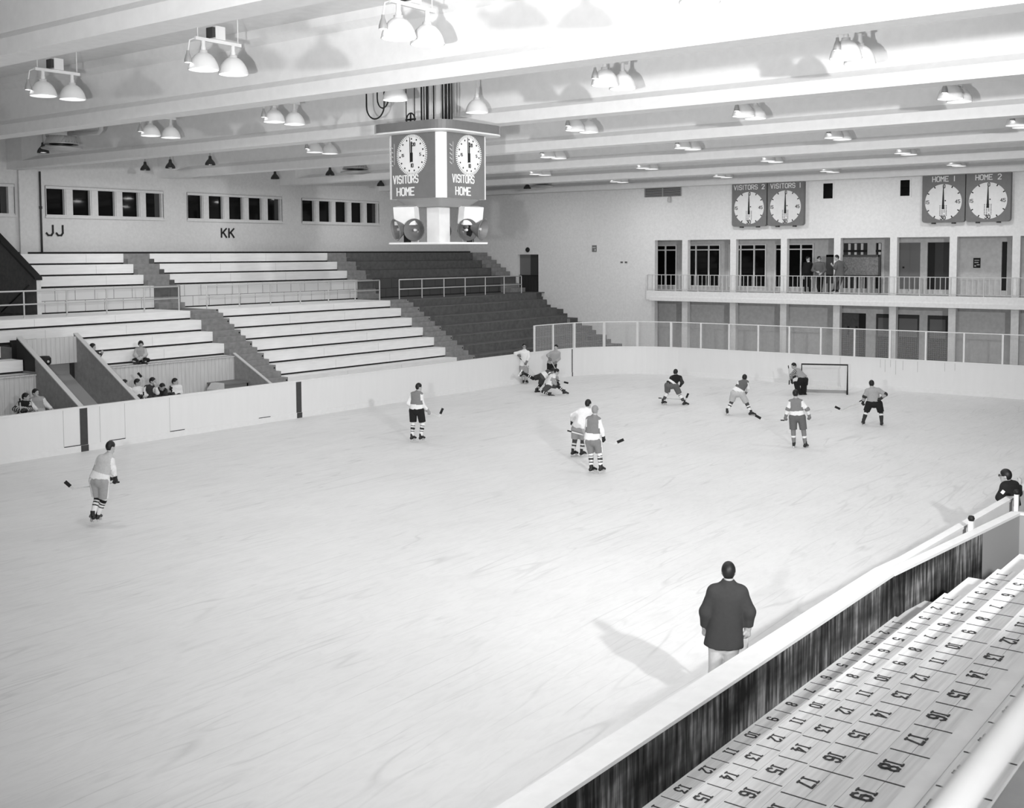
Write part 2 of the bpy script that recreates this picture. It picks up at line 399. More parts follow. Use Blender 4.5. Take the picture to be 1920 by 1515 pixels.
MB().box(XG+.1, XG+.2, 5.4, 32.1, -.12, 6.6).build('wall_gallery_dark', M['black'], structure=True)
MB().box(XB+.3, XG, 31.9, 32.0, 0, 6.5).build('wall_gallery_end', M['gallery'], structure=True)
MB().box(XB+.3, XG+.2, 5.4, 32.0, 6.5, 6.6).build('ceiling_gallery', M['light'], structure=True)
gw = [(30.5, 29.0, [30.35, 29.67]), (28.7, 26.49, [27.88, 27.15]), (26.02, 23.99, [25.37, 24.64]), (23.54, 21.54, [22.87, 22.19])]
for i, (a, e, ms) in enumerate(gw):
    f = MB(); x0, x1 = XG-.03, XG+.03
    for y in [a-.03]+ms+[e+.03]: f.box(x0, x1, y-.035, y+.035, 4.1, 6.21)
    x0 -= .004; f.box(x0, x1, e, a, 5.92, 5.98); f.box(x0, x1, e, a, 6.16, 6.22); f.box(x0, x1, e, a, 4.07, 4.13)
    fr = f.build('window_%d' % (i+5), M['white'], structure=True)
    MB().box(XG+.03, XG+.04, e, a, 4.1, 6.2).build('glass', M['glass_dark'], fr)
# slatted window bay with bright uprights, behind the slate board
f = MB(); f.box(XG, XG+.05, 18.93, 20.08, 5.80, 5.9, 1); f.box(XG, XG+.05, 18.27, 18.54, 5.80, 5.9, 1)
for y in (19.80, 19.50, 19.19, 18.36): f.box(XG+.01, XG+.06, y-.055, y+.055, 4.1, 6.2)
for y in (20.0, 19.65, 19.35, 19.04): f.box(XG+.06, XG+.08, y-.1, y+.1, 4.1, 6.2, 2)
f.build('window_9', [M['white'], M['black'], M['dark']], structure=True)
d = MB().box(XG+.01, XG+.06, 16.49, 17.58, 3.92, 6.22); d.box(XG-.005, XG+.01, 16.95, 17.0, 4.0, 6.2)
d = d.build('door_1', M['mid'], structure=True)
MB().box(XG-.02, XG, 17.2, 17.28, 5.05, 5.13).build('door_handle', M['black'], d)
d = MB().box(XG+.03, XG+.09, 15.2, 15.85, 3.92, 6.2).build('door_2', M['dark'], structure=True)
d = MB().box(XG+.03, XG+.09, 19.3, 20.1, 0, 2.9); d.box(XG+.02, XG+.03, 19.75, 19.85, 1.9, 2.3, 1); d.box(XG+.02, XG+.03, 19.35, 19.45, 1.9, 2.3, 1)
d.build('door_3', [M['dark_wall'], M['black']], structure=True)
for i, (a, e) in enumerate(((18.46, 17.6), (17.5, 16.5), (16.1, 15.25))):
    d = MB().box(XG+.04, XG+.09, e, a, 0, 2.9, 1); d.box(XG+.03, XG+.04, e+.08, a-.08, 1.9, 2.75)
    d.build('door_%d' % (i+4), [M['mid'], M['dark']], structure=True)
# side exit door in the end wall at walkway level, with a dark balustrade behind the opening
d = MB().box(XB+.2, XB+.26, 36.46, 37.88, 3.68, 5.75); d.box(XB+.17, XB+.2, 36.46, 37.12, 3.68, 5.75, 1); d.build('door_7', [M['mid'], M['dark']], structure=True)
# --- enclosing walls out of view, so that the room closes round its own light
MB().box(-14, -13.8, -14, 43, 0, ZC).build('wall_front', M['wall'], structure=True)
MB().box(-14, 56, -14, -13.8, 0, ZC).build('wall_right', M['wall'], structure=True)

# --- the far stand: geometry of its rows
YK = lambda k: 32.30+.655*k
ZK = lambda k: 3.70 if k == 6 else 1.31+.412*k
YU = lambda j: 38.66+.66*j
ZU = lambda j: 4.61+.42*j
def steps(ks, y_end, zb=-.12):
    p = [(YK(ks[0])+.06, zb)]
    for k in ks: p += [(YK(k)+.06, ZK(k)-.02 if k == ks[0] else ZK(k)-.05), (YK(k)+.06, ZK(k+1)-.05)]
    p += [(y_end, ZK(ks[-1]+1)-.05), (y_end, zb)]
    return p
b = MB(); b.prism(steps(range(-1, 6), 38.0), 'x', 26.45, 48.62)
b.prism(steps(range(4, 6), 38.0, 2.9), 'x', 8, 26.45)
b.prism(steps(range(2, 4), 36.0), 'x', 20.80, 26.45); b.prism(steps(range(2, 4), 36.0), 'x', 8, 18.70)
b.box(8, XB, 36.25, 38.02, 3.3, 3.70)
pu = [(38.02, 3.3), (38.02, 4.56)]
for j in range(3): pu += [(YU(j)+.06, ZU(j)-.05), (YU(j)+.06, ZU(j+1)-.05)]
pu += [(YL-.002, ZU(3)-.05), (YL-.002, 3.3)]
b.prism(pu, 'x', 21.87, XB-.002)
b.build('stand_concrete', M['concrete'], structure=True)
# grey unbenched block: rows with plain concrete faces
b = MB()
for k in range(-1, 6):
    b.box(38.58, 48.62, YK(k), YK(k)+.07, ZK(k)-.03 if k > -1 else 0, ZK(k+1)-.062); b.box(38.58, 48.62, YK(k)-.003, YK(k+1)+.05, ZK(k+1)-.06, ZK(k+1))
    b.box(38.9, 46.5-k*.3, YK(k)-.008, YK(k)-.004, ZK(k+1)-.022, ZK(k+1)-.004, 1)
for j in range(3):
    b.box(38.89, 48.62, YU(j), YU(j)+.07, ZU(j)+.01, ZU(j+1)-.062); b.box(38.89, 48.62, YU(j)-.003, YU(j+1)+.05, ZU(j+1)-.06, ZU(j+1))
    b.box(38.89, 48.62, YU(j)+.04, YU(j)+.06, ZU(j)-.02, ZU(j)+.04, 2)  # near-black strip painting the gap's shade at each riser foot
b.build('stand_rows_unpainted', [M['concrete'], M['mid'], M['gap']], structure=True)
# walkway front edge and slab finish
b = MB(); b.box(8, 26.45, YK(6)-.18, 38.0, 3.66, 3.704); b.box(27.75, 37.36, YK(6)-.18, 38.0, 3.66, 3.704); b.build('walkway', M['bench_white'], structure=True)
MB().box(38.58, XB-.002, YK(6)-.18, 38.0, 3.66, 3.704).build('walkway_unpainted', M['concrete'], structure=True)
# block wall behind the walkway
def blockwall(x0, x1, m, nm):
    b = MB(); b.box(x0, x1, 38.0, 38.03, 3.70, 4.56); b.box(x0, x1, 37.998, YU(0)+.05, 4.56, 4.61); o = b.build(nm, M[m], origin=(0, 38, 3.70), structure=True)
    MB().box(x0, x1, 37.99, 38.0, 3.70, 3.755).build('painted_gap_shadow', M['gap'], o)  # near-black strip, a shadow line painted along the wall foot
blockwall(21.87, 26.57, 'brick_white', 'wall_block'); blockwall(27.8, 37.69, 'brick_white', 'wall_block'); blockwall(38.9, 48.6, 'brick_grey', 'wall_block_grey')
# aisle stairs, two steps to a row
def aisle(x0, x1, ks, upper, m, nm):
    b = MB()
    for k in ks:
        b.box(x0+.003, x1-.003, YK(k)-.30, YK(k)+.08, max(ZK(k)-.3, 0), ZK(k)+.205); b.box(x0, x1, YK(k)-.012, YK(k+1), ZK(k), ZK(k+1)+.004)
        b.box(x1-.1, x1-.04, YK(k)-.018, YK(k)-.012, ZK(k)+.28, ZK(k)+.34, 1)
    b.build(nm, [M[m], M['black'], M['dark_wall']], structure=True)
    if upper is None: return
    x0, x1 = upper; b = MB()
    for j in range(3):
        b.box(x0, x1, YU(j)-.30, YU(j)+.08, ZU(j)-.2, ZU(j)+.21); b.box(x0, x1, YU(j)-.012, YU(j+1), ZU(j), ZU(j+1)+.004)
        b.box(x1-.24, x1, YU(j)-.30-.01, YU(j)-.29, ZU(j)+.015, ZU(j)+.2, 2)
    b.box(x0+.003, x1-.003, 37.7, 38.4, 3.7, 3.93); b.box(x0+.003, x1-.003, 37.98, 38.4, 3.93, 4.16); b.box(x0, x1, 38.2, 38.7, 4.16, 4.615)
    b.build(nm, [M[m], M['black'], M['dark_wall']], structure=True)
aisle(26.45, 27.75, range(-1, 6), (26.57, 27.79), 'concrete_mid', 'aisle_stairs')
aisle(37.36, 38.58, range(-1, 6), (37.67, 38.89), 'concrete_mid', 'aisle_stairs')
b = MB()
for j in range(3):
    b.box(48.62, 49.92, YU(j)-.30, YU(j)+.08, ZU(j)-.2, ZU(j)+.21); b.box(48.62, 49.92, YU(j)-.012, YU(j+1), ZU(j), ZU(j+1)+.004)
b.box(48.62, 49.92, 37.3, 38.5, 3.7, 3.93); b.box(48.62, 49.92, 37.75, 38.5, 3.93, 4.16); b.box(48.62, 49.92, 38.2, 38.7, 4.16, 4.4)
b.build('aisle_stairs', M['concrete_mid'], structure=True)
end = [(31.09, 0), (31.09, 1.10), (31.77, 1.10), (31.77, 1.31), (32.04, 1.31), (32.04, 1.53), (32.69, 1.53), (32.69, 1.75), (32.95, 1.75), (32.95, 1.97), (33.6, 1.97), (33.6, 2.15), (33.87, 2.15), (33.87, 2.37), (34.54, 2.37), (34.54, 2.58), (34.8, 2.58), (34.8, 2.81), (35.64, 2.81), (35.64, 3.02), (35.89, 3.02), (35.89, 3.24), (36.16, 3.24), (36.16, 3.46), (36.44, 3.46), (36.44, 3.68), (37.5, 3.68), (37.5, 0)]
b = MB(); b.prism(end, 'x', 48.62, XB-.003); b.build('end_stairs', M['dark_wall'], structure=True)
b = MB()                                                              # paler landing blocks built into the end stairs
for y, z0, z1, x0, x1 in ((34.75, 2.38, 2.78, 47.2, 48.9), (34.0, 1.95, 2.36, 47.0, 49.1), (32.6, 1.10, 1.52, 46.9, 49.2)):
    b.box(x0, x1, y-.25, y+.4, z0, z1); b.box(x0, x1-.35, y-.262, y-.25, z1-.035, z1, 1)
b.build('landing_blocks', [M['concrete_mid'], M['light']], structure=True)
# parapet beside the exit stair, left of the upper rows
b = MB(); b.prism([(38.0, 3.7), (YL, 3.7), (YL, 6.86), (38.0, 4.94)], 'x', 21.70, 21.865)
o = b.build('stair_parapet', M['dark_wall'], structure=True)
MB().prism([(37.95, 4.93), (YL, 6.87), (YL, 6.98), (37.95, 5.03)], 'x', 21.62, 21.9).build('capping', M['black'], o)
MB().box(21.70, 21.866, 37.985, 37.999, 3.7, 4.93).build('end_face', M['wall'], o)

# --- players' tunnel and team boxes in front of the far stand
for nm, x0, x1 in (('tunnel_wall', 18.70, 18.85), ('tunnel_wall', 20.66, 20.80)):
    b = MB(); b.prism([(30.6, -.12), (34.0, -.12), (34.0, 3.22), (30.6, 1.27)], 'x', x0, x1)
    o = b.build(nm, M['plank_side'], structure=True)
    MB().prism([(30.58, 1.262), (34.0, 3.222), (34.0, 3.26), (30.58, 1.30)], 'x', x0-.01, x1+.01).build('top_rail', M['light'], o)
    if x0 < 19: MB().prism([(32.97, 2.21), (34.0, 2.21), (34.0, 3.2), (32.97, 2.61)], 'x', x0-.012, x0-.002).build('black_panel', M['black'], o)
MB().box(18.85, 20.66, 33.85, 34.0, 2.30, 3.15).build('tunnel_lintel', M['plank_box'], structure=True)
b = MB(); b.prism([(31.0, -.12), (34.3, -.12), (34.3, 1.90), (31.0, .05)], 'x', 18.85, 20.66); b.build('tunnel_ramp', M['grey'], structure=True)
b = MB(); b.box(19.75, 20.66, 34.3, 34.4, 0, 3.1); b.box(18.85, 19.75, 34.6, 34.7, 1.5, 3.1, 1); b.build('tunnel_back', [M['grey'], M['black']], structure=True)
b = MB(); b.box(20.80, 26.38, 32.95, 33.05, -.12, 2.14); b.box(20.80, 26.38, 32.9, YK(2)+.05, 2.10, 2.14); b.build('wall_team_box', M['plank_box'], structure=True)
b = MB(); b.box(8, 18.70, 32.95, 33.05, -.12, 2.14); b.box(8, 18.70, 32.9, YK(2)+.05, 2.10, 2.14); b.build('wall_team_box', M['plank_box'], structure=True)
o = MB().prism([(30.95, -.12), (32.98, -.12), (32.98, 2.2), (30.95, 1.2)], 'x', 26.36, 26.445).build('wall_team_box_side', M['plank_side'], structure=True)
MB().prism([(30.93, 1.195), (32.98, 2.205), (32.98, 2.24), (30.93, 1.23)], 'x', 26.34, 26.46).build('top_rail', M['light'], o)
MB().box(20.80, 26.36, 30.6, 32.95, -.12, .25).build('floor_team_box', M['concrete_mid'], structure=True)
MB().box(8, 18.70, 30.6, 32.95, -.12, .25).build('floor_team_box', M['concrete_mid'], structure=True)

# ------------------------------------------------------------------ benches of the far stand (each row can be unbolted)
ORD = ['lowest', 'second', 'third', 'fourth', 'fifth', 'sixth', 'seventh']
def bench(x0, x1, y, z0, z1, y2, label, group):
    b = MB(); b.box(x0, x1, y, y+.035, z0+.065, z1); b.box(x0+.002, x1-.002, y+.002, y2+.03, z1-.04, z1+.002)
    for q in np.arange(x0+3.05, x1-1, 3.05): b.box(q-.006, q+.006, y-.0015, y, z0+.065, z1-.02, 1)
    o = empty('bench_row', ((x0+x1)/2, y, z0), label, 'bench', group)
    b.build('seat_boards', [M['bench_white'], M['light']], o)
    MB().box(x0, x1, y+.036, y+.05, z0-.03, z1-.05).build('painted_gap_shadow', M['gap'], o)  # dark strip painted in as the shade under each bench front
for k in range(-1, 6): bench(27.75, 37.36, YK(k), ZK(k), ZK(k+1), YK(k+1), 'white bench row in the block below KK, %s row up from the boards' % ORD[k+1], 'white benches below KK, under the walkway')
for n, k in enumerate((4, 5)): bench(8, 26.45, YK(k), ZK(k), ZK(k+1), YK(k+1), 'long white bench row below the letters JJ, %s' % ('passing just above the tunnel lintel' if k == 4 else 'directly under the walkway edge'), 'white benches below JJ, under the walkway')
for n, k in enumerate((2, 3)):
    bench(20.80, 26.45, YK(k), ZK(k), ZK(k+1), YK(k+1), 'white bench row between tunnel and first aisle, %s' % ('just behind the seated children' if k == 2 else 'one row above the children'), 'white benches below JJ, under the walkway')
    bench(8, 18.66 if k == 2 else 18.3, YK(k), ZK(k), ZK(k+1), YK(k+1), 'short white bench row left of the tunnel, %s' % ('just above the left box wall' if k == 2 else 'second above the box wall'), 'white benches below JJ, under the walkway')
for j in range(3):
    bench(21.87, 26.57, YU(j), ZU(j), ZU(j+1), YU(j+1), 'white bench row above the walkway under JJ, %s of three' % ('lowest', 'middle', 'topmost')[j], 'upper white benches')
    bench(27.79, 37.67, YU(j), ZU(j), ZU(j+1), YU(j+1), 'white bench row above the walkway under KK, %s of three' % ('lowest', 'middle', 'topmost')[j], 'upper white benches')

# walkway guard rails
def rail(xs, label, mat_='steel'):
    y, z = 36.3, 3.70
    o = empty('guard_rail', ((xs[0]+xs[-1])/2, y, z), label, 'railing', 'walkway guard rails')
    b = MB(); b.tube([(xs[0], y, 4.61), (xs[-1], y, 4.61)], .028, 8); b.build('top_rail', M[mat_], o)
    MB().tube([(xs[0], y, 4.16), (xs[-1], y, 4.16)], .024, 8).build('middle_rail', M[mat_], o)
    for x in xs:
        p = MB(); p.tube([(x, y, 4.61), (x, y, 3.64), (x, y-.05, 3.58), (x-.03, y-.09, 3.6)], .026, 8); p.build('post', M[mat_], o)
rail([14.0, 15.57, 17.14, 18.7, 20.26, 21.83, 23.39, 24.95, 26.48], 'pale pipe guard rail on the walkway below JJ, left of the first aisle')
rail([27.78, 29.37, 30.98, 32.61, 34.23, 35.85, 37.42], 'pale pipe guard rail on the walkway below KK, between the two aisles')
rail([38.73, 40.31, 41.92, 43.54, 45.15, 46.72, 48.23], 'pale pipe guard rail in front of the dark unpainted seating block')
o = empty('handrail', (21.64, 38.9, 4.1), 'short dark handrail fixed to the dark stair parapet at far left', 'handrail')
b = MB(); b.tube([(21.55, 38.25, 4.75), (21.55, 40.2, 3.75)], .03, 8); b.build('rail', M['black'], o)
MB().tube([(21.55, 38.6, 4.57), (21.70, 38.6, 4.5)], .02, 6).build('bracket', M['black'], o)
# bench seats and small furniture in the team boxes
for x0, x1, lb in ((20.9, 24.5, 'long players bench along the back of the right team box'), (10, 18.6, 'long players bench along the back of the left team box')):
    o = empty('players_bench', ((x0+x1)/2, 32.68, .25), lb, 'bench')
    MB().box(x0, x1, 32.42, 32.94, .66, .71).build('seat', M['grey'], o)
    for x in np.linspace(x0+.3, x1-.3, 4): MB().box(x-.04, x+.04, 32.46, 32.9, .25, .66).build('leg', M['grey'], o)
o = empty('low_table', (25.75, 32.4, .25), 'low grey table at the right end of the right team box', 'table')
MB().box(25.1, 26.3, 32.05, 32.9, 1.22, 1.28).build('table_top', M['mid'], o)
for x in (25.16, 26.24):
    for y in (32.1, 32.85): MB().box(x-.03, x+.03, y-.03, y+.03, .25, 1.22).build('leg', M['mid'], o)
MB().box(25.1, 26.3, 32.07, 32.1, .5, 1.22).build('front_panel', M['mid'], o)
b = MB(); b.prism([(24.72, .25), (25.08, .25), (25.08, 1.32), (24.9, 1.32), (24.72, 1.12)], 'y', 31.9, 32.4)
tag(b.build('crate', M['light']), 'pale wedge-topped crate beside the low grey table in the right team box', 'crate')
o = empty('tunnel_lamp', (19.55, 33.85, 2.32), 'round black lamp fixed under the tunnel lintel panel', 'lamp')
MB().lathe([(.001, 0), (.17, 0), (.2, .06), (.2, .2), (.15, .27), (.001, .28)], (19.45, 33.72, 2.33), n=16).build('housing', M['black'], o)
MB().disc((19.45, 33.51, 2.44), (0, -1, 0), .04, .015, 12).build('lens', M['light'], o)

# ------------------------------------------------------------------ rink boards
RC = (42.6, 25.7); RR = 4.6
path = [(-11.9, 30.33), (0, 30.33), (18, 30.33), (30, 30.32), (42.6, 30.30)] + [(RC[0]+RR*math.sin(a), RC[1]+RR*math.cos(a)) for a in np.linspace(0, PI/2, 15)[1:]]
path += [(47.2, 20), (47.2, 9.9)] + [(42.6+4.6*math.cos(a), 9.9-4.6*math.sin(a)) for a in np.linspace(0, PI/2, 15)[1:]] + [(30, 5.3), (21.5, 5.24), (16.4, 5.42), (15.6, 5.5), (-11.9, 5.5)]
o = empty('rink_boards', (40, 30.3, 0), 'white hockey boards running round the whole ice sheet', 'rink boards')
sweep(MB(), path, [(0, .19), (.1, .19), (.1, 1.29), (0, 1.29)]).build('panels', M['board'], o)
sweep(MB(), path, [(-.028, 0), (.1, 0), (.1, .19), (-.028, .19)]).build('kick_plate', M['white'], o)
sweep(MB(), path, [(-.012, 1.29), (.13, 1.29), (.13, 1.335), (-.012, 1.335)]).build('cap_rail', M['white'], o)
for x in (18.55, 26.97):
    b = MB(); b.box(x, x+.245, 30.318, 30.336, .19, 1.285); b.box(x, x+.245, 30.29, 30.31, 0.001, .188); p = b.build('blue_line_stripe', M['marker'], o); p['label'] = 'dark blue line stripe on white boards'
a = math.asin((43.95-RC[0])/RR); q = Vector((RC[0]+(RR-.008)*math.sin(a), RC[1]+(RR-.008)*math.cos(a), 0))
p = MB().bar(q, q+Vector((0, 0, 1.285)), .055, .02, 0, (0, 1, 0)); p.bar(q+Vector((-.02, -.03, 0)), q+Vector((-.02, -.03, .188)), .055, .02, 0, (0, 1, 0)); p = p.build('goal_line_stripe', M['marker'], o); p['label'] = 'thin dark goal line stripe on the corner boards'
for x, z0 in ((18.02, .2), (19.21, .2), (20.06, .2), (21.68, .2), (30.12, .2), (33.5, .2)): MB().box(x-.006, x+.006, 30.322, 30.334, z0, 1.285).build('panel_seam', M['light'], o)
for x0, x1 in ((18.03, 18.55), (19.5, 20.06), (21.68, 22.23), (25.27, 25.78)): MB().box(x0, x1, 30.316, 30.334, .185, .212).build('gate_gap', M['black'], o)
for y, l in ((16.55, .35), (16.35, .52), (16.12, .3), (15.9, .6), (15.6, .4), (15.0, .45), (13.9, .35), (13.5, .3), (18.3, .5)): MB().box(47.188, 47.201, y-.006, y+.006, 1.27-l, 1.27).build('drip_mark', M['light'], o)
# wire screen on the end boards
posts = [(41.3, 30.36), (42.72, 30.33)] + [(RC[0]+(RR+.06)*math.sin(a), RC[1]+(RR+.06)*math.cos(a)) for a in (.335, .68, 1.03, 1.38)] + [(47.26, 25.05)] + [(47.26, y) for y in (23.6, 22.15, 20.66, 19.2, 17.7, 16.17, 14.69, 13.17, 11.69, 10.2)]
o = empty('wire_screen', (47.26, 22, 1.335), 'wire mesh screen in white posts on top of the end boards', 'screen')
zt = 2.52
for i, p in enumerate(posts):
    w = .10 if 2 <= i <= 5 else .07
    MB().box(p[0]-w/2, p[0]+w/2, p[1]-w/2, p[1]+w/2, 1.336, zt+.01).build('post', M['white'], o)
for i in range(len(posts)-1):
    a, c = Vector((*posts[i], 0)), Vector((*posts[i+1], 0)); d = (c-a); L_ = d.length; d.normalize(); b = MB()
    for t in np.arange(.07, L_-.04, .05):
        p = a+d*t; b.bar(p+Vector((0, 0, 1.36)), p+Vector((0, 0, zt)), .006, .006, 0, d)
    for z in np.arange(1.38, zt, .05): b.bar(a+d*.03+Vector((0, 0, z)), c-d*.03+Vector((0, 0, z)), .006, .006)
    b.build('mesh_panel', M['galv'], o)
    t = MB(); t.bar(a+Vector((0, 0, zt)), c+Vector((0, 0, zt)), .035, .035); t.build('top_rail', M['white'], o)

# ------------------------------------------------------------------ goal
GX = 44.3
o = empty('hockey_goal', (GX, 17.8, 0), 'hockey goal with dark posts and white net in front of the end boards', 'goal')
ga, gb = Vector((43.93, 18.66, 0)), Vector((44.6, 16.98, 0)); dn = unit(Vector((.93, .37, 0)))
f = MB(); f.tube([ga, ga+Vector((0, 0, 1.22)), gb+Vector((0, 0, 1.22)), gb], .035, 10); f.build('goal_frame', M['black'], o)
f = MB(); A0, B0 = ga+dn*.95, gb+dn*.95; A1, B1 = ga+dn*.45+Vector((0, 0, 1.2)), gb+dn*.45+Vector((0, 0, 1.2))
f.tube([ga+Vector((0, 0, .03)), A0+Vector((0, 0, .03)), (A0+B0)/2+dn*.12+Vector((0, 0, .03)), B0+Vector((0, 0, .03)), gb+Vector((0, 0, .03))], .028, 8); f.build('base_frame', M['light'], o)
n = MB()
def netgrid(p00, p10, p01, p11, nu, nv, r=.0035):
    for i in range(nu+1):
        t = i/nu; n.bar(p00.lerp(p10, t), p01.lerp(p11, t), r*2, r*2)
    for j in range(nv+1):
        t = j/nv; n.bar(p00.lerp(p01, t), p10.lerp(p11, t), r*2, r*2)
UP = Vector((0, 0, 1.2))
netgrid(A0, B0, A1, B1, 30, 20); netgrid(ga+UP, gb+UP, A1, B1, 30, 8); netgrid(ga, A0, ga+UP, A1, 12, 18); netgrid(gb, B0, gb+UP, B1, 12, 18)
n.build('net', M['net'], o)
sk = MB(); sk.bar(ga+dn*.5+Vector((0, 0, .06)), gb+dn*.5+Vector((0, 0, .06)), .03, .12); sk.build('net_skirt', M['grey'], o)

# ------------------------------------------------------------------ gallery railing, boards, posters, clocks
o = empty('gallery_railing', (49.5, 18, 3.9), 'thin pale balustrade along the edge of the gallery slab', 'railing')
MB().bar((49.5, 29.28, 4.71), (49.5, 5.5, 4.71), .035, .03).build('top_rail', M['steel'], o)
MB().bar((49.5, 29.28, 3.97), (49.5, 5.5, 3.97), .02, .02).build('bottom_rail', M['steel'], o)
ys = [29.28, 27.66, 26.42, 25.1, 23.77, 22.42, 21.05, 19.7, 18.37, 17.03, 15.7, 14.4, 13.05, 11.7, 10.3, 9.0, 7.7, 6.4]
for y in ys: MB().box(49.48, 49.52, y-.018, y+.018, 3.86, 4.7).build('post', M['steel'], o)
for i in range(len(ys)-1):
    b = MB(); n = 6 if ys[i]-ys[i+1] > 1.2 else 5
    for k in range(1, n): y = ys[i]+(ys[i+1]-ys[i])*k/n; b.box(49.49, 49.51, y-.012, y+.012, 3.97, 4.7)
    b.build('balusters', M['steel'], o)
MB().tube([(49.5, 29.28, 4.70), (XB, 29.28, 4.70)], .015, 6).build('return_rail', M['steel'], o)
o = empty('door_balustrade', (XB+.1, 37.1, 3.7), 'dark balustrade across the exit doorway at the end of the walkway', 'railing')
b = MB(); b.bar((XB+.1, 36.47, 4.6), (XB+.1, 37.87, 4.6), .04, .04)
for y in np.arange(36.5, 37.87, .1): b.box(XB+.09, XB+.11, y-.012, y+.012, 3.7, 4.6)
b.build('bars', M['black'], o); MB().box(XB+.13, XB+.15, 36.47, 37.87, 3.7, 4.6).build('panel', M['dark'], o)
o = empty('slate_board', (50.75, 18.9, 4.72), 'wide framed slate board standing behind the gallery railing', 'board')
MB().box(50.72, 50.75, 17.95, 20.0, 4.74, 5.6).build('panel', M['blackboard'], o)
b = MB(); b.box(50.7, 50.77, 17.84, 17.95, 4.35, 5.68); b.box(50.7, 50.77, 17.9, 20.4, 5.58, 5.68); b.box(50.7, 50.77, 17.9, 20.4, 4.68, 4.75); b.box(50.7, 50.77, 20.0, 20.4, 4.35, 5.68); b.box(50.69, 50.79, 17.84, 17.95, 3.9, 4.4); b.box(50.69, 50.79, 20.2, 20.3, 3.9, 4.4)
b.build('frame', M['dark'], o)
b = MB(); b.box(51.97, 51.99, 13.87, 14.17, 5.08, 5.52); b.box(51.965, 51.97, 13.92, 14.12, 5.40, 5.43, 1); b.box(51.965, 51.97, 13.95, 14.12, 5.30, 5.34, 1); b.box(51.965, 51.97, 13.9, 14.02, 5.2, 5.24, 1); b.box(51.965, 51.97, 14.05, 14.12, 5.14, 5.2, 1)
tag(b.build('poster', [M['black'], M['light']]), 'small dark poster on the gallery wall at right', 'poster')
b = MB(); b.box(49.97, 49.995, 32.66, 32.94, 5.88, 6.22); b.box(49.965, 49.97, 32.7, 32.9, 6.08, 6.13, 1); b.box(49.965, 49.97, 32.7, 32.78, 5.93, 6.02, 1)
tag(b.build('notice', [M['mid'], M['light']]), 'small notice on the end wall between exit door and gallery', 'notice')
for y, l in ((31.11, 'left of the pair of small outlets on the bare end wall'), (30.85, 'right of the pair of small outlets on the bare end wall')):
    b = MB(); b.box(49.97, 49.998, y-.07, y+.07, 5.29, 5.37); b.box(49.965, 49.97, y-.03, y-.01, 5.31, 5.35, 1); b.box(49.965, 49.97, y+.01, y+.03, 5.31, 5.35, 1); tag(b.build('outlet', [M['mid'], M['black']]), l, 'outlet', 'wall outlets')
o = empty('exit_lamp', (XB, 37.16, 5.95), 'dark round lamp above the exit door in the end wall', 'lamp')
MB().lathe([(.001, 0), (.12, .0), (.14, .05), (.1, .12), (.001, .13)], (XB, 37.16, 6.01), (-1, 0, 0), 14).build('housing', M['black'], o)
# small square windows high in the end wall
for i, (a, e) in enumerate(((20.35, 19.80), (16.83, 16.32))):
    b = MB(); b.box(XB-.02, XB+.001, e-.03, a+.03, 8.19, 8.25); b.box(XB-.02, XB+.001, e-.03, a+.03, 8.94, 9.0); b.box(XB-.024, XB+.001, a-.06, a+.03, 8.2, 8.99); b.box(XB-.024, XB+.001, e-.03, e+.04, 8.2, 8.99)
    fr = b.build('window_%d' % (10+i), M['wall_back'], structure=True)
    MB().box(XB-.006, XB-.001, e+.03, a-.05, 8.24, 8.95).build('glass', M['glass_dark'], fr)
# vent grille
o = empty('vent_grille', (XB, 28.7, 8.63), 'double louvred vent grille under the last roof beam', 'vent')
b = MB(); b.box(XB-.03, XB-.002, 27.64, 29.73, 8.63, 9.06); b.box(XB-.03, XB-.002, 27.64, 29.73, 9.06, 9.6); b.build('backing', M['dark'], o)
b = MB(); b.box(XB-.06, XB-.03, 28.66, 28.71, 8.63, 9.6); b.box(XB-.05, XB-.03, 27.62, 27.66, 8.63, 9.6); b.box(XB-.05, XB-.03, 29.7, 29.75, 8.63, 9.6); b.build('frame', M['grey'], o)
b = MB()
for z in np.arange(8.66, 9.6, .065): b.box(XB-.05, XB-.03, 27.66, 29.7, z, z+.028)
b.build('louvres', M['grey'], o)
b = MB(); b.lathe([(.05, 0), (.09, .05), (.09, .2), (.05, .26)], (XB-.1, 28.27, 8.33), n=12); b.box(XB-.12, XB-.001, 28.22, 28.32, 8.55, 8.62); tag(b.build('bell_light', M['light']), 'small pale light fitting under the vent grille', 'lamp')
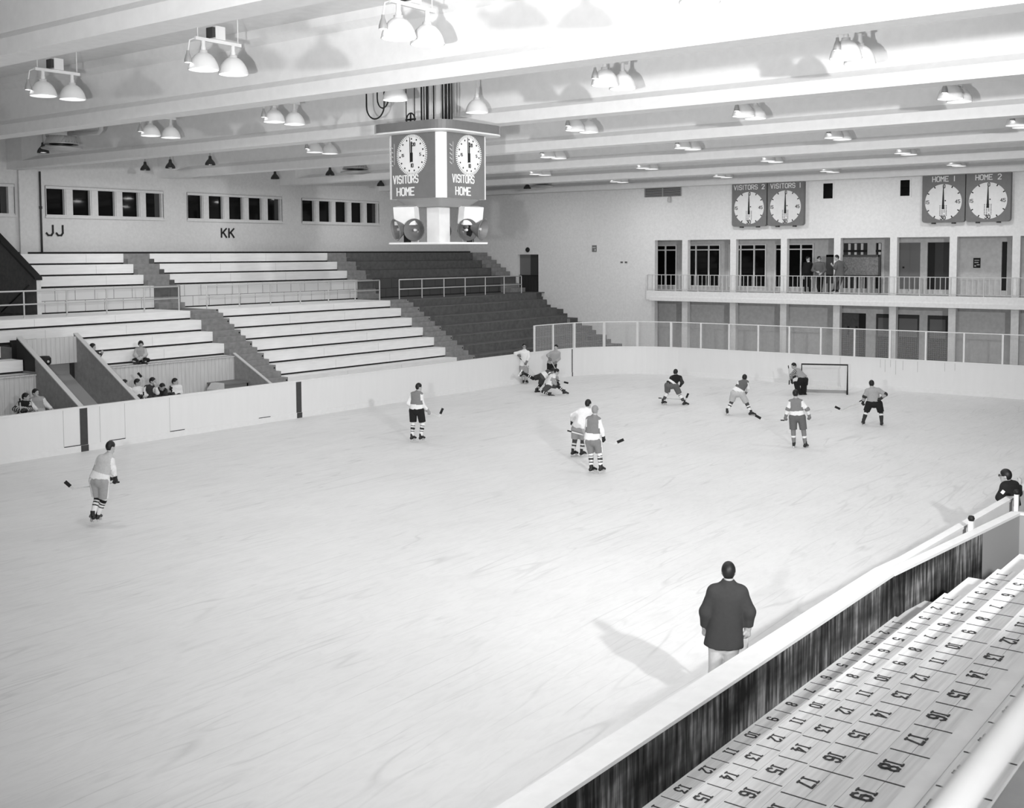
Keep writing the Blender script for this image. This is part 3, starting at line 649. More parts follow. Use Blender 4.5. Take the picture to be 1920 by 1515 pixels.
# four penalty clocks
def wall_clock(yc, text, label, z0=7.05, h=2.17):
    w = 1.78; x = 49.76
    o = empty('penalty_clock', (x, yc, z0), label, 'clock', 'penalty clocks on the end wall')
    r = .13; pts = []
    for cx, cz, a0 in ((yc-w/2+r, z0+r, PI), (yc+w/2-r, z0+r, 1.5*PI), (yc+w/2-r, z0+h-r, 0), (yc-w/2+r, z0+h-r, PI/2)):
        for k in range(6): a = a0+k*PI/10; pts.append((cx+r*math.cos(a), cz+r*math.sin(a)))
    MB().prism(pts, 'x', x, 49.998).build('case', M['clock_grey'], o)
    zc = z0+.87; d = MB().disc((x-.012, yc, zc), (1, 0, 0), .765, .02, 48).build('dial', M['white'], o)
    b = MB()
    for k in range(12):
        if k % 3 == 0: continue
        a = 2*PI*k/12; u = Vector((0, math.sin(a), math.cos(a))); c = Vector((x-.015, yc, zc)); b.bar(c+u*.68, c+u*.765, .045, .006, 0, (1, 0, 0))
    for i in range(4):
        for j in range(7):
            if i == 2 and j > 4 and j % 2: continue
            yy = yc+.13-i*.087; zz = zc-.16-j*.066; b.box(x-.017, x-.012, yy-.019, yy+.019, zz-.016, zz+.016)
    E = (0, -1, 0); Z = (0, 0, 1)
    letters(b, '0', (x-.013, yc-.02+.03, zc+.60), E, Z, .14, w=.075, sw=.2)
    letters(b, '30', (x-.013, yc+.11, zc-.74), E, Z, .14, w=.085, sw=.2)
    letters(b, '15', (x-.013, yc+.74, zc-.06), E, Z, .135, w=.08, sw=.16)
    letters(b, '45', (x-.013, yc-.50, zc-.06), E, Z, .135, w=.08, sw=.16)
    b.build('dial_markings', M['black'], d)
    b = MB(); b.add([(x-.02, yc+.05, zc-.30), (x-.02, yc-.05, zc-.30), (x-.02, yc-.012, zc+.70), (x-.02, yc+.012, zc+.70), (x-.028, yc+.05, zc-.30), (x-.028, yc-.05, zc-.30), (x-.028, yc-.012, zc+.70), (x-.028, yc+.012, zc+.70)], [(0,1,2,3),(7,6,5,4),(0,4,5,1),(1,5,6,2),(2,6,7,3),(3,7,4,0)])
    b.build('hand', M['black'], d); MB().box(x-.02, x-.012, yc-.11, yc-.06, zc+.03, zc+.08).build('winding_square', M['black'], d)
    b = MB(); tw = .62 if 'HOME' in text else .92
    hgt = .205; cw = .125; 
    import math as _m
    probe = letters(MB(), text, (0, 0, 0), E, Z, hgt, w=cw); letters(b, text, (x-.001, yc+probe/2, z0+h-.42), E, Z, hgt, w=cw, sw=.17, th=.006)
    b.build('lettering', M['white'], o)
    for yy in (yc-.42, yc+.42): MB().box(x+.02, 49.95, yy-.07, yy+.07, z0-.06, z0).build('foot', M['dark'], o)
wall_clock(23.87, 'VISITORS 2', 'grey penalty clock lettered VISITORS 2')
wall_clock(22.03, 'VISITORS 1', 'grey penalty clock lettered VISITORS 1')
wall_clock(14.85, 'HOME 1', 'grey penalty clock lettered HOME 1')
wall_clock(13.03, 'HOME 2', 'grey penalty clock lettered HOME 2')
# block letters on the far wall
for t, x in (('JJ', 24.06), ('KK', 32.47)):
    b = MB(); letters(b, t, (x, YL-.002, 6.60), (1, 0, 0), (0, 0, 1), .38, w=.27, sw=.17, th=.03, gap=.55)
    tag(b.build('section_letters', M['black']), 'black letters %s on the far wall above the benches' % t, 'lettering')
b = MB(); b.tube([(23.83, YL-.05, 5.9), (23.83, YL-.05, 9.06)], .04, 8); b.tube([(23.83, YL-.05, 7.62), (23.83, YL-.05, 7.72)], .06, 8); tag(b.build('wall_conduit', M['dark']), 'thin dark conduit down the far wall left of the letters JJ', 'pipe')

# ------------------------------------------------------------------ roof lamps
ORDB = ['first', 'second', 'third', 'fourth', 'fifth', 'sixth']
LX = [13.62, 19.9, 26.5, 33.15, 39.85, 46.5]
LY = [[22.75, 17.3, 12.4, 7.45], [27.95, 22.65, 12.58, 7.56], [28.3, 17.8, 12.72, 7.7], [23.5, 18.1, 13.02, 7.9], [28.95, 23.6, 18.2, 13.2], [29.1, 23.6, 18.6, 13.4]]
RIM = 9.2
def dome(parent, c, m='enamel', r=.28, h=.36):
    k = r/.28
    b = MB(); pr = [(.28, 0), (.284, .012), (.276, .04), (.263, .09), (.241, .15), (.206, .21), (.16, .265), (.115, .30), (.078, .315), (.075, .36)]
    b.lathe([(a*k, z*k) for a, z in pr]+[(.05*k, .36*k), (.06*k, .32*k), (.2*k, .17*k), (.262*k, .05*k), (.272*k, .002)], c, n=28); s = b.build('shade', M[m], parent)
    MB().disc((c[0], c[1], c[2]+.06*k), (0, 0, 1), .235*k, .01, 24).build('bulb', M['bulb'], s)
    return s
def twin_lamp(x, y, label):
    o = empty('twin_lamp', (x, y, RIM), label, 'lamp', 'twin roof lamps')
    zb = RIM+.56
    MB().box(x-.52, x+.52, y-.03, y+.03, zb-.03, zb+.03).build('cross_bar', M['white'], o)
    b = MB(); b.box(x-.13, x+.09, y-.1, y+.1, zb+.03, zb+.27); b.box(x-.2, x-.13, y-.09, y+.09, zb+.06, zb+.24, 1); b.build('ballast_box', [M['white'], M['dark']], o)
    for s in (-1, 1):
        MB().tube([(x+s*.46, y, zb+.03), (x+s*.46, y, ZC)], .011, 6).build('hanger_rod', M['white'], o)
        d = dome(o, (x+s*.34, y, RIM))
        MB().lathe([(.045, .36), (.05, .40), (.038, .44), (.04, .535)], (x+s*.34, y, RIM), n=12).build('socket', M['white'], d)
    q = MB().tube([(x-.52, y, zb), (x-.62, y+.03, zb-.05), (x-.66, y+.03, RIM+.30)], .014, 6); q.build('side_arm', M['white'], o)
    b = MB(); b.lathe([(.07, 0), (.068, .05), (.05, .12), (.03, .17), (.025, .22)], (x-.66, y+.03, RIM+.1), n=14); b.disc((x-.66, y+.03, RIM+.105), (0, 0, 1), .06, .006, 14, 1); b.build('side_lamp', [M['metal'], M['bulb']], o)
    return o
proto = None
for i, (x, ys) in enumerate(zip(LX, LY)):
    for j, y in enumerate(ys):
        pos = ('leftmost', 'second from left', 'third from left', 'rightmost')[j]
        lb = 'pair of white dome lamps, %s roof bay from the camera, %s' % (ORDB[i], pos)
        if proto is None: proto = twin_lamp(x, y, lb)
        else:
            o = copy_tree(proto); o.location = (x, y, RIM); o['label'] = lb
for x, lb in ((18.5, 'left'), (21.36, 'right')):
    o = empty('dome_lamp', (x, 17.4, RIM), 'single white dome lamp beside the hoist cables, %s of the hanging scoreboard' % lb, 'lamp')
    d = dome(o, (x, 17.4, RIM)); MB().lathe([(.045, .36), (.05, .42), (.035, .46), (.035, .6)], (x, 17.4, RIM), n=12).build('socket', M['white'], o)
    MB().tube([(x, 17.4, RIM+.6), (x, 17.4, ZC)], .014, 6).build('hanger_rod', M['white'], o)
SMALL = [(26.45, 38.2, 'first dark bell lamp over the windows above JJ, counted from the left'), (26.45, 36.6, 'dark bell lamp just right of the JJ windows'), (26.45, 34.2, 'dark bell lamp high between the JJ and KK windows'), (33.15, 38.4, 'dark bell lamp above the right end of the KK windows'), (33.1, 34.9, 'dark bell lamp at the left edge of the middle round heater'), (39.85, 38.5, 'dark bell lamp close to the left side of the scoreboard cabinet'), (19.9, 34.2, 'dark bell lamp at the left edge of the nearest round heater'), (46.5, 34.6, 'dark bell lamp at the left edge of the farthest round heater')]
for i, (x, y, lb) in enumerate(SMALL):
    o = empty('bell_lamp', (x, y, 9.1), lb, 'lamp', 'dark bell lamps near the far wall')
    s = MB().lathe([(.19, 0), (.18, .07), (.13, .15), (.075, .21), (.06, .24), (.05, .33), (.0005, .34)], (x, y, 9.1), n=18).build('shade', M['metal_dark'], o)
    MB().disc((x, y, 9.12), (0, 0, 1), .12, .01, 16).build('bulb', M['bulb'], s)
    MB().tube([(x, y, 9.43), (x, y, ZC)], .016, 6).build('stem', M['metal'], o)
# round unit heaters
for x, y, z, lb, dy in ((20.0, 33.3, 9.12, 'round unit heater with pipe under the roof at far left', -2.2), (33.1, 33.4, 9.08, 'round unit heater left of the scoreboard', -3.4), (46.5, 33.7, 9.1, 'round unit heater right behind the scoreboard at the end wall', -2.6)):
    o = empty('unit_heater', (x, y, z), lb, 'heater', 'round unit heaters')
    MB().lathe([(.0005, 0), (.35, .01), (.6, .06), (.62, .09), (.5, .13), (.0005, .16)], (x, y, z), n=32).build('deflector_dish', M['metal'], o)
    b = MB(); b.lathe([(.5, .2), (.53, .2), (.53, .24), (.5, .24)], (x, y, z), n=32); b.lathe([(.36, .2), (.36, .46)], (x, y, z), n=24, m=1)
    for k in range(28):
        a = 2*PI*k/28; a2 = a+.28; b.bar((x+.5*math.cos(a), y+.5*math.sin(a), z+.22), (x+.42*math.cos(a2), y+.42*math.sin(a2), z+.46), .09, .008, 0, (math.cos(a), math.sin(a), 0))
    b.build('louvre_ring', [M['metal'], M['metal_dark']], o)
    MB().lathe([(.46, .45), (.47, .47), (.47, .6), (.3, .66), (.0005, .66)], (x, y, z), n=28).build('fan_housing', M['light'], o)
    b = MB(); b.tube([(x, y-.3, z+.52), (x, y+dy+.12, z+.44), (x, y+dy, z+.5), (x, y+dy, ZC)], .075, 10); b.build('supply_pipe', M['light'], o)
    b = MB(); b.tube([(x+.1, y-.45, z+.5), (x+.1, y-.45, ZC)], .1, 10); b.tube([(x-.1, y-.75, z+.62), (x-.1, y-.75, ZC)], .07, 10); b.build('duct', M['light'], o)
    for q in (-.35, .35): MB().tube([(x+q, y, z+.6), (x+q, y, ZC)], .012, 6).build('hanger_rod', M['metal'], o)
    if x < 21:
        pass
# pipe loop under the roof at the right edge
b = MB(); b.tube([(13.3, 5.55, ZC), (13.3, 5.55, 9.55), (13.3, 5.4, 9.42), (13.3, 4.6, 9.42)], .07, 10); tag(b.build('ceiling_pipe', M['white']), 'white pipe bend under the roof at the upper right edge', 'pipe')

# ------------------------------------------------------------------ hanging scoreboard over centre ice
SX, SY, HH = 20.11, 17.57, .86
o = empty('scoreboard', (SX, SY, 6.03), 'four sided hanging scoreboard with round clocks, lettered VISITORS and HOME', 'scoreboard')
def rsq(h, r, n=8):
    p = []
    for cx, cy, a0 in ((h-r, h-r, 0), (-h+r, h-r, PI/2), (-h+r, -h+r, PI), (h-r, -h+r, 1.5*PI)):
        for k in range(n+1): a = a0+k*PI/2/n; p.append((SX+cx+r*math.cos(a), SY+cy+r*math.sin(a)))
    return p
MB().prism(rsq(HH-.005, .2), 'z', 7.07, 8.54).build('corner_posts', M['cabinet_light'], o)
b = MB()
for s in (-1, 1):
    b.box(SX+s*(HH-.02), SX+s*HH, SY-HH+.19, SY+HH-.19, 7.07, 8.54); b.box(SX-HH+.19, SX+HH-.19, SY+s*(HH-.02), SY+s*HH, 7.07, 8.54)
cab = b.build('cabinet_panels', M['cabinet'], o)
b = MB(); b.prism(rsq(1.16, .42), 'z', 8.58, 8.78); b.build('canopy', M['cabinet'], o)
b = MB(); b.prism(rsq(1.17, .43), 'z', 8.545, 8.58); b.build('canopy_rim', M['white'], o)
def face(nrm, sh=0.):
    nv = Vector(nrm); up = Vector((0, 0, 1)); ex = up.cross(nv); c = Vector((SX, SY, 0))+nv*HH        # ex: reading direction seen from outside
    P = lambda u, z, d=0: c+ex*(u+sh)+up*z+nv*d
    q = MB().disc(P(-.03, 8.06), nv, .40, .012, 40); cc = P(-.03, 8.06, .006)
    for k in range(60):
        a = 2*PI*k/60; u = ex*math.sin(a)+up*math.cos(a); q.bar(cc+u*.39, cc+u*.465, .026, .008, 0, nv)
    q = q.build('clock_dial', M['white'], o)
    b = MB()
    for k in range(60):
        a = 2*PI*k/60; u = ex*math.sin(a)+up*math.cos(a); cc = P(-.03, 8.06, .013)
        if k % 4 == 0: b.bar(cc+u*.345, cc+u*.38, .034, .005, 0, nv)
    letters(b, '20', P(0, 8.26, .013), ex, up, .07, w=.035, sw=.16); letters(b, '10', P(-.05, 7.78, .013), ex, up, .08, w=.04, sw=.16)
    letters(b, '5', P(.22, 8.03, .013), ex, up, .06, w=.035, sw=.16); letters(b, '15', P(-.33, 8.03, .013), ex, up, .06, w=.035, sw=.16)
    b.build('dial_marks', [M['black'], M['grey']], q)
    b = MB(); cc = P(-.03, 8.06, .02); b.bar(cc-up*.16, cc+up*.3, .035, .008, 0, nv); b.bar(cc-up*.17-ex*.04, cc+up*.40-ex*.05, .016, .006, 0, nv); b.bar(cc-up*.16, cc+up*.05, .07, .01, 0, nv); b.build('hands', M['black'], q)
    b = MB(); w1 = letters(MB(), 'VISITORS', (0, 0, 0), (1, 0, 0), (0, 0, 1), .17, w=.079, sw=.16); w2 = letters(MB(), 'HOME', (0, 0, 0), (1, 0, 0), (0, 0, 1), .17, w=.10, sw=.17)
    letters(b, 'VISITORS', P(-.23-w1/2, 7.43, .002), ex, up, .17, w=.079, sw=.16); letters(b, 'HOME', P(-.24-w2/2, 7.15, .002), ex, up, .17, w=.10, sw=.17); b.build('lettering', M['white'], o)
    b = MB()
    for k in range(5):
        z = 8.28-.1*k; b.bar(P(-.70, z, .002), P(-.62, z-.045, .002), .02, .006, 0, nv)
    b.bar(P(-.58, 7.86, .002), P(-.58, 8.34, .002), .012, .004, 0, nv); b.build('period_lamps', M['light'], o)
for nv, sh in (((-1, 0, 0), 0), ((0, -1, 0), .12), ((1, 0, 0), .12), ((0, 1, 0), 0)): face(nv, sh)
b = MB(); n = len(rsq(.7, .1)); v = [(x, y, 7.069) for x, y in rsq(.72, .1)]+[(x, y, 6.89) for x, y in rsq(.5, .08)]
b.add(v, [(i, (i+1) % n, n+(i+1) % n, n+i) for i in range(n)]+[tuple(range(n, 2*n))[::-1]]); b.build('skirt', M['grey'], o)
MB().box(SX-.19, SX+.19, SY-.19, SY+.19, 6.07, 6.89).build('centre_column', M['white'], o)
b = MB(); b.prism(rsq(.84, .06), 'z', 6.03, 6.07); b.build('platform', M['white'], o)
b = MB()
for dx, dy in ((-.62, .42), (.42, -.62), (.4, .4)): b.box(SX+dx-.06, SX+dx+.06, SY+dy-.06, SY+dy+.06, 6.07, 6.9)
b.build('support_posts', M['black'], o)
def spk(c, f, s):
    c = Vector(c); f = unit(f); r = unit(f.cross(Vector((0, 0, 1)))); u = r.cross(f); v = []
    for k in (-1, 1):
        for i, j in ((-1, -1), (1, -1), (1, 1), (-1, 1)): v.append(c+f*(k*.12)+r*(i*s[0])+u*(j*s[1]))
    b = MB(); b.add(v, [(0,1,2,3),(7,6,5,4),(0,4,5,1),(1,5,6,2),(2,6,7,3),(3,7,4,0)]); b.build('loudspeaker_box', M['white'], o)
spk((19.50, 18.02, 6.70), (-.9, -.25, -.15), (.27, .21)); spk((20.55, 16.95, 6.70), (-.25, -.9, -.15), (.27, .21))
def horn(c, f):
    f = unit(f); b = MB(); b.lathe([(.25, 0), (.262, -.012), (.25, -.02), (.17, -.14), (.09, -.28), (.06, -.36), (.07, -.37), (.07, -.5), (.0005, -.5)], c, f, 24)
    b.lathe([(.25, 0), (.165, -.13), (.08, -.27), (.0005, -.3)], c, f, 24); h = b.build('horn_speaker', M['horn'], o)
    MB().tube([Vector(c)-f*.28, Vector(c)-f*.06], [.022, .03], 10).build('reflector', M['light'], h)
    MB().tube([Vector(c)-f*.3, (c[0]-f.x*.3, c[1]-f.y*.3, 6.07)], .02, 6).build('bracket', M['light'], h)
horn((19.42, 17.72, 6.36), (-.80, -.35, .02)); horn((20.34, 16.86, 6.36), (-.42, -.80, .02)); horn((19.28, 18.18, 6.36), (-.93, .42, -.2)); horn((20.62, 16.62, 6.36), (.24, -.97, -.2))
horn((20.8, 18.1, 6.35), (.8, .5, 0))
def cable(pts, r, label, m='rubber', nm='hoist_cable', grp='scoreboard hoist cables'):
    b = MB(); b.tube(pts, r, 6); return tag(b.build(nm, M[m]), label, 'cable', grp)
for y, r, l in ((18.55, .012, 'thin hoist cable left of the pulley wheel'), (18.28, .012, 'thin hoist cable right of the pulley wheel'), (18.06, .022, 'thick hoist cable, first of the left bundle over the scoreboard'), (17.98, .016, 'thin hoist cable in the middle of the left bundle'), (17.88, .035, 'thickest hoist cable, last of the left bundle'), (17.68, .018, 'lone hoist cable midway between the two bundles'), (17.40, .022, 'thick hoist cable, first of the right bundle over the scoreboard'), (17.30, .035, 'thickest hoist cable of the right bundle'), (17.20, .03, 'thick hoist cable, third of the right bundle'), (17.12, .016, 'thin hoist cable at the right end of the right bundle')):
    cable([(20.1, y, 8.78), (20.1, y, ZC)], r, l)
b = MB(); lo = [(20.1, 19.57+.30*math.cos(a), 9.42+.32*math.sin(a)) for a in np.linspace(PI, 2*PI, 14)]
cable([(20.1, 19.27, ZC)]+lo+[(20.1, 19.87, ZC)], .02, 'slack black cable loop hanging left of the scoreboard', nm='cable_loop', grp=None)
cable([(20.15, 19.55, ZC)]+[(20.15, 19.36+.19*math.cos(a), 9.6+.25*math.sin(a)) for a in np.linspace(2*PI, PI, 10)]+[(20.15, 19.17, ZC)], .018, 'smaller slack cable loop beside the big one, left of the scoreboard', nm='cable_loop', grp=None)
o = empty('pulley_wheel', (20.1, 18.41, 8.78), 'small black pulley wheel hanging over the scoreboard canopy', 'pulley')
b = MB(); b.tube([(20.1, 18.41+.13*math.cos(a), 9.0+.15*math.sin(a)) for a in np.linspace(0, 2*PI, 20)[:-1]], .018, 6, closed=True); b.bar((20.1, 18.25, 9.0), (20.1, 18.57, 9.0), .03, .04); b.bar((20.1, 18.41, 8.86), (20.1, 18.41, 9.14), .03, .03); b.build('wheel', M['black'], o)
MB().box(20.07, 20.13, 18.37, 18.45, 8.78, 8.9).build('hook', M['black'], o)

# ------------------------------------------------------------------ the near stand
NZ = [.71, 1.165, 1.61, 2.07, 2.52, 2.985, 3.45, 3.9]; NY = [5.185, 4.515, 3.84, 3.17, 2.475, 1.87, 1.22, .55, -.1]; NP = [.503, .493, .495, .494, .486, .505, .505]
XE = 15.56; XS = -6.
wk = ['nearest the dark front wall', 'second up from the dark front wall', 'third up from the dark front wall', 'fourth up from the dark front wall', 'fifth up', 'with a wide white front edge', 'at the bottom right corner']
for k in range(7):
    z, y0, y1 = NZ[k], NY[k], NY[k+1]; x1 = XE if k < 6 else 9.
    o = empty('numbered_seat_row', (5, y0, z-.05), 'numbered wooden seat row of the near stand, %s' % wk[k], 'bench', 'numbered seat rows of the near stand')
    b = MB(); n = 4; w = (y0-y1+.03)/n
    for i in range(n): b.box(XS, x1, y0-(i+1)*w+.003, y0-i*w, z-.04, z)
    b.build('seat_boards', M['seat_wood'] if k < 6 else M['concrete_light'], o)
    nw = {4: .022, 5: .11}.get(k, .012)
    MB().box(XS, x1, y0-nw+.012, y0+.012, z-.09, z+.003).build('nosing', M['seat_white'], o)
    if k < 6:
        b = MB()
        for j in range(1, 34):
            xb = XE-j*NP[k]
            if xb < XS+.6: break
            b.box(xb-.006, xb+.006, y1+.005, y0-nw, z, z+.0025)
            s = str(j); h = .115; cw = .062; tw = letters(MB(), s, (0, 0, 0), (-1, 0, 0), (0, -1, 0), h, w=cw, sw=.17, th=.002, gap=.3, serif=True)
            letters(b, s, (xb+NP[k]/2+tw/2, y0-nw-.035, z+.0005), (-1, 0, 0), (0, -1, 0), h, w=cw, sw=.17, th=.002, gap=.3, serif=True)
        b.build('seat_numbers', M['numeral'], o)
    b = MB(); b.box(XS, x1, y0-.06, y0-.03, (NZ[k-1] if k else 0)-.02, z-.05); b.build('riser', M['concrete'], o)
for k in range(6):
    o = MB().box(XE+.01, 16.57, NY[k+1]-.02, NY[k]-.02, NZ[k]-.12, NZ[k]-.01); tag(o.build('aisle_tread', M['seat_white']), 'white aisle tread ending the near stand, %s' % ('beside seat row nearest the wall', 'second up', 'third up', 'fourth up', 'fifth up', 'sixth up')[k], 'step', 'white aisle treads')
b = MB(); b.prism([(5.15, -.12), (5.15, .6)]+[q for k in range(6) for q in ((NY[k]-.08, NZ[k]-.13), (NY[k+1]-.08, NZ[k]-.13))]+[(-.5, 3.4), (-13.8, 3.4), (-13.8, -.12)], 'x', -13.8, 16.55); b.build('near_stand_base', M['concrete'], structure=True)
b = MB(); b.box(-13.8, 15.56, 5.2, 5.26, -.12, 1.30); o = b.build('wall_near_front', M['plank_near'], structure=True)
MB().box(-11.9, 15.56, 5.19, 5.42, 1.30, 1.338).build('capping', M['white'], o)
def seg(a, c, z0, z1, t, m, nm, off=0.):
    a, c = Vector((*a, 0)), Vector((*c, 0)); d = unit(c-a); nn = Vector((-d.y, d.x, 0)); v = []
    for p in (a, c):
        for s in (0, t): v.append(p+nn*(s+off))
    v = [p+Vector((0, 0, z0)) for p in v]+[p+Vector((0, 0, z1)) for p in v]
    b = MB(); b.add(v, [(0,1,3,2),(4,6,7,5),(0,4,5,1),(1,5,7,3),(3,7,6,2),(2,6,4,0)]); return b, nm, M[m]
b, nm, m = seg((15.56, 5.2), (18.75, 4.88), -.12, 1.30, .06, 'plank_near', 'wall_near_front'); o = b.build(nm, m, structure=True)
b, nm, m = seg((15.5, 5.2), (20.42, 4.72), 1.30, 1.342, .16, 'white', 'capping', -.02); b.build(nm, m, o)
b, nm, m = seg((18.75, 4.88), (20.4, 4.715), -.12, 1.30, .06, 'grey', 'wall_near_front'); b.build(nm, m, structure=True)
b, nm, m = seg((20.4, 4.77), (20.9, 2.5), -.12, 1.30, .06, 'grey', 'wall_near_return'); o = b.build(nm, m, structure=True)
b, nm, m = seg((20.4, 4.8), (20.9, 2.5), 1.30, 1.338, .12, 'white', 'capping', -.03); b.build(nm, m, o)
for x, y, l in ((18.75, 5.06, 'white post with black knob behind the near wall, left one'), (21.3, 4.98, 'white post with black knob below the man in black')):
    o = empty('knob_post', (x, y, -.12), l, 'post', 'knob posts by the near boards'); MB().box(x-.035, x+.035, y-.035, y+.035, -.12, 1.47).build('post', M['white'], o)
    MB().lathe([(.0005, 1.56), (.04, 1.55), (.055, 1.51), (.04, 1.47), (.0005, 1.465)], (x, y, 0), n=12).build('knob', M['black'], o)
RY, RZ = PIPE
o = empty('pipe_rail', (3, RY, RZ), 'thick white pipe rail crossing the bottom right corner close to the camera', 'railing')
MB().tube([(-3, RY, RZ), (7.5, RY, RZ)], .024, 14).build('rail', M['white'], o)
for x in (-2, 7.4): MB().tube([(x, RY, RZ), (x, RY, 3.43)], .022, 10).build('post', M['white'], o)

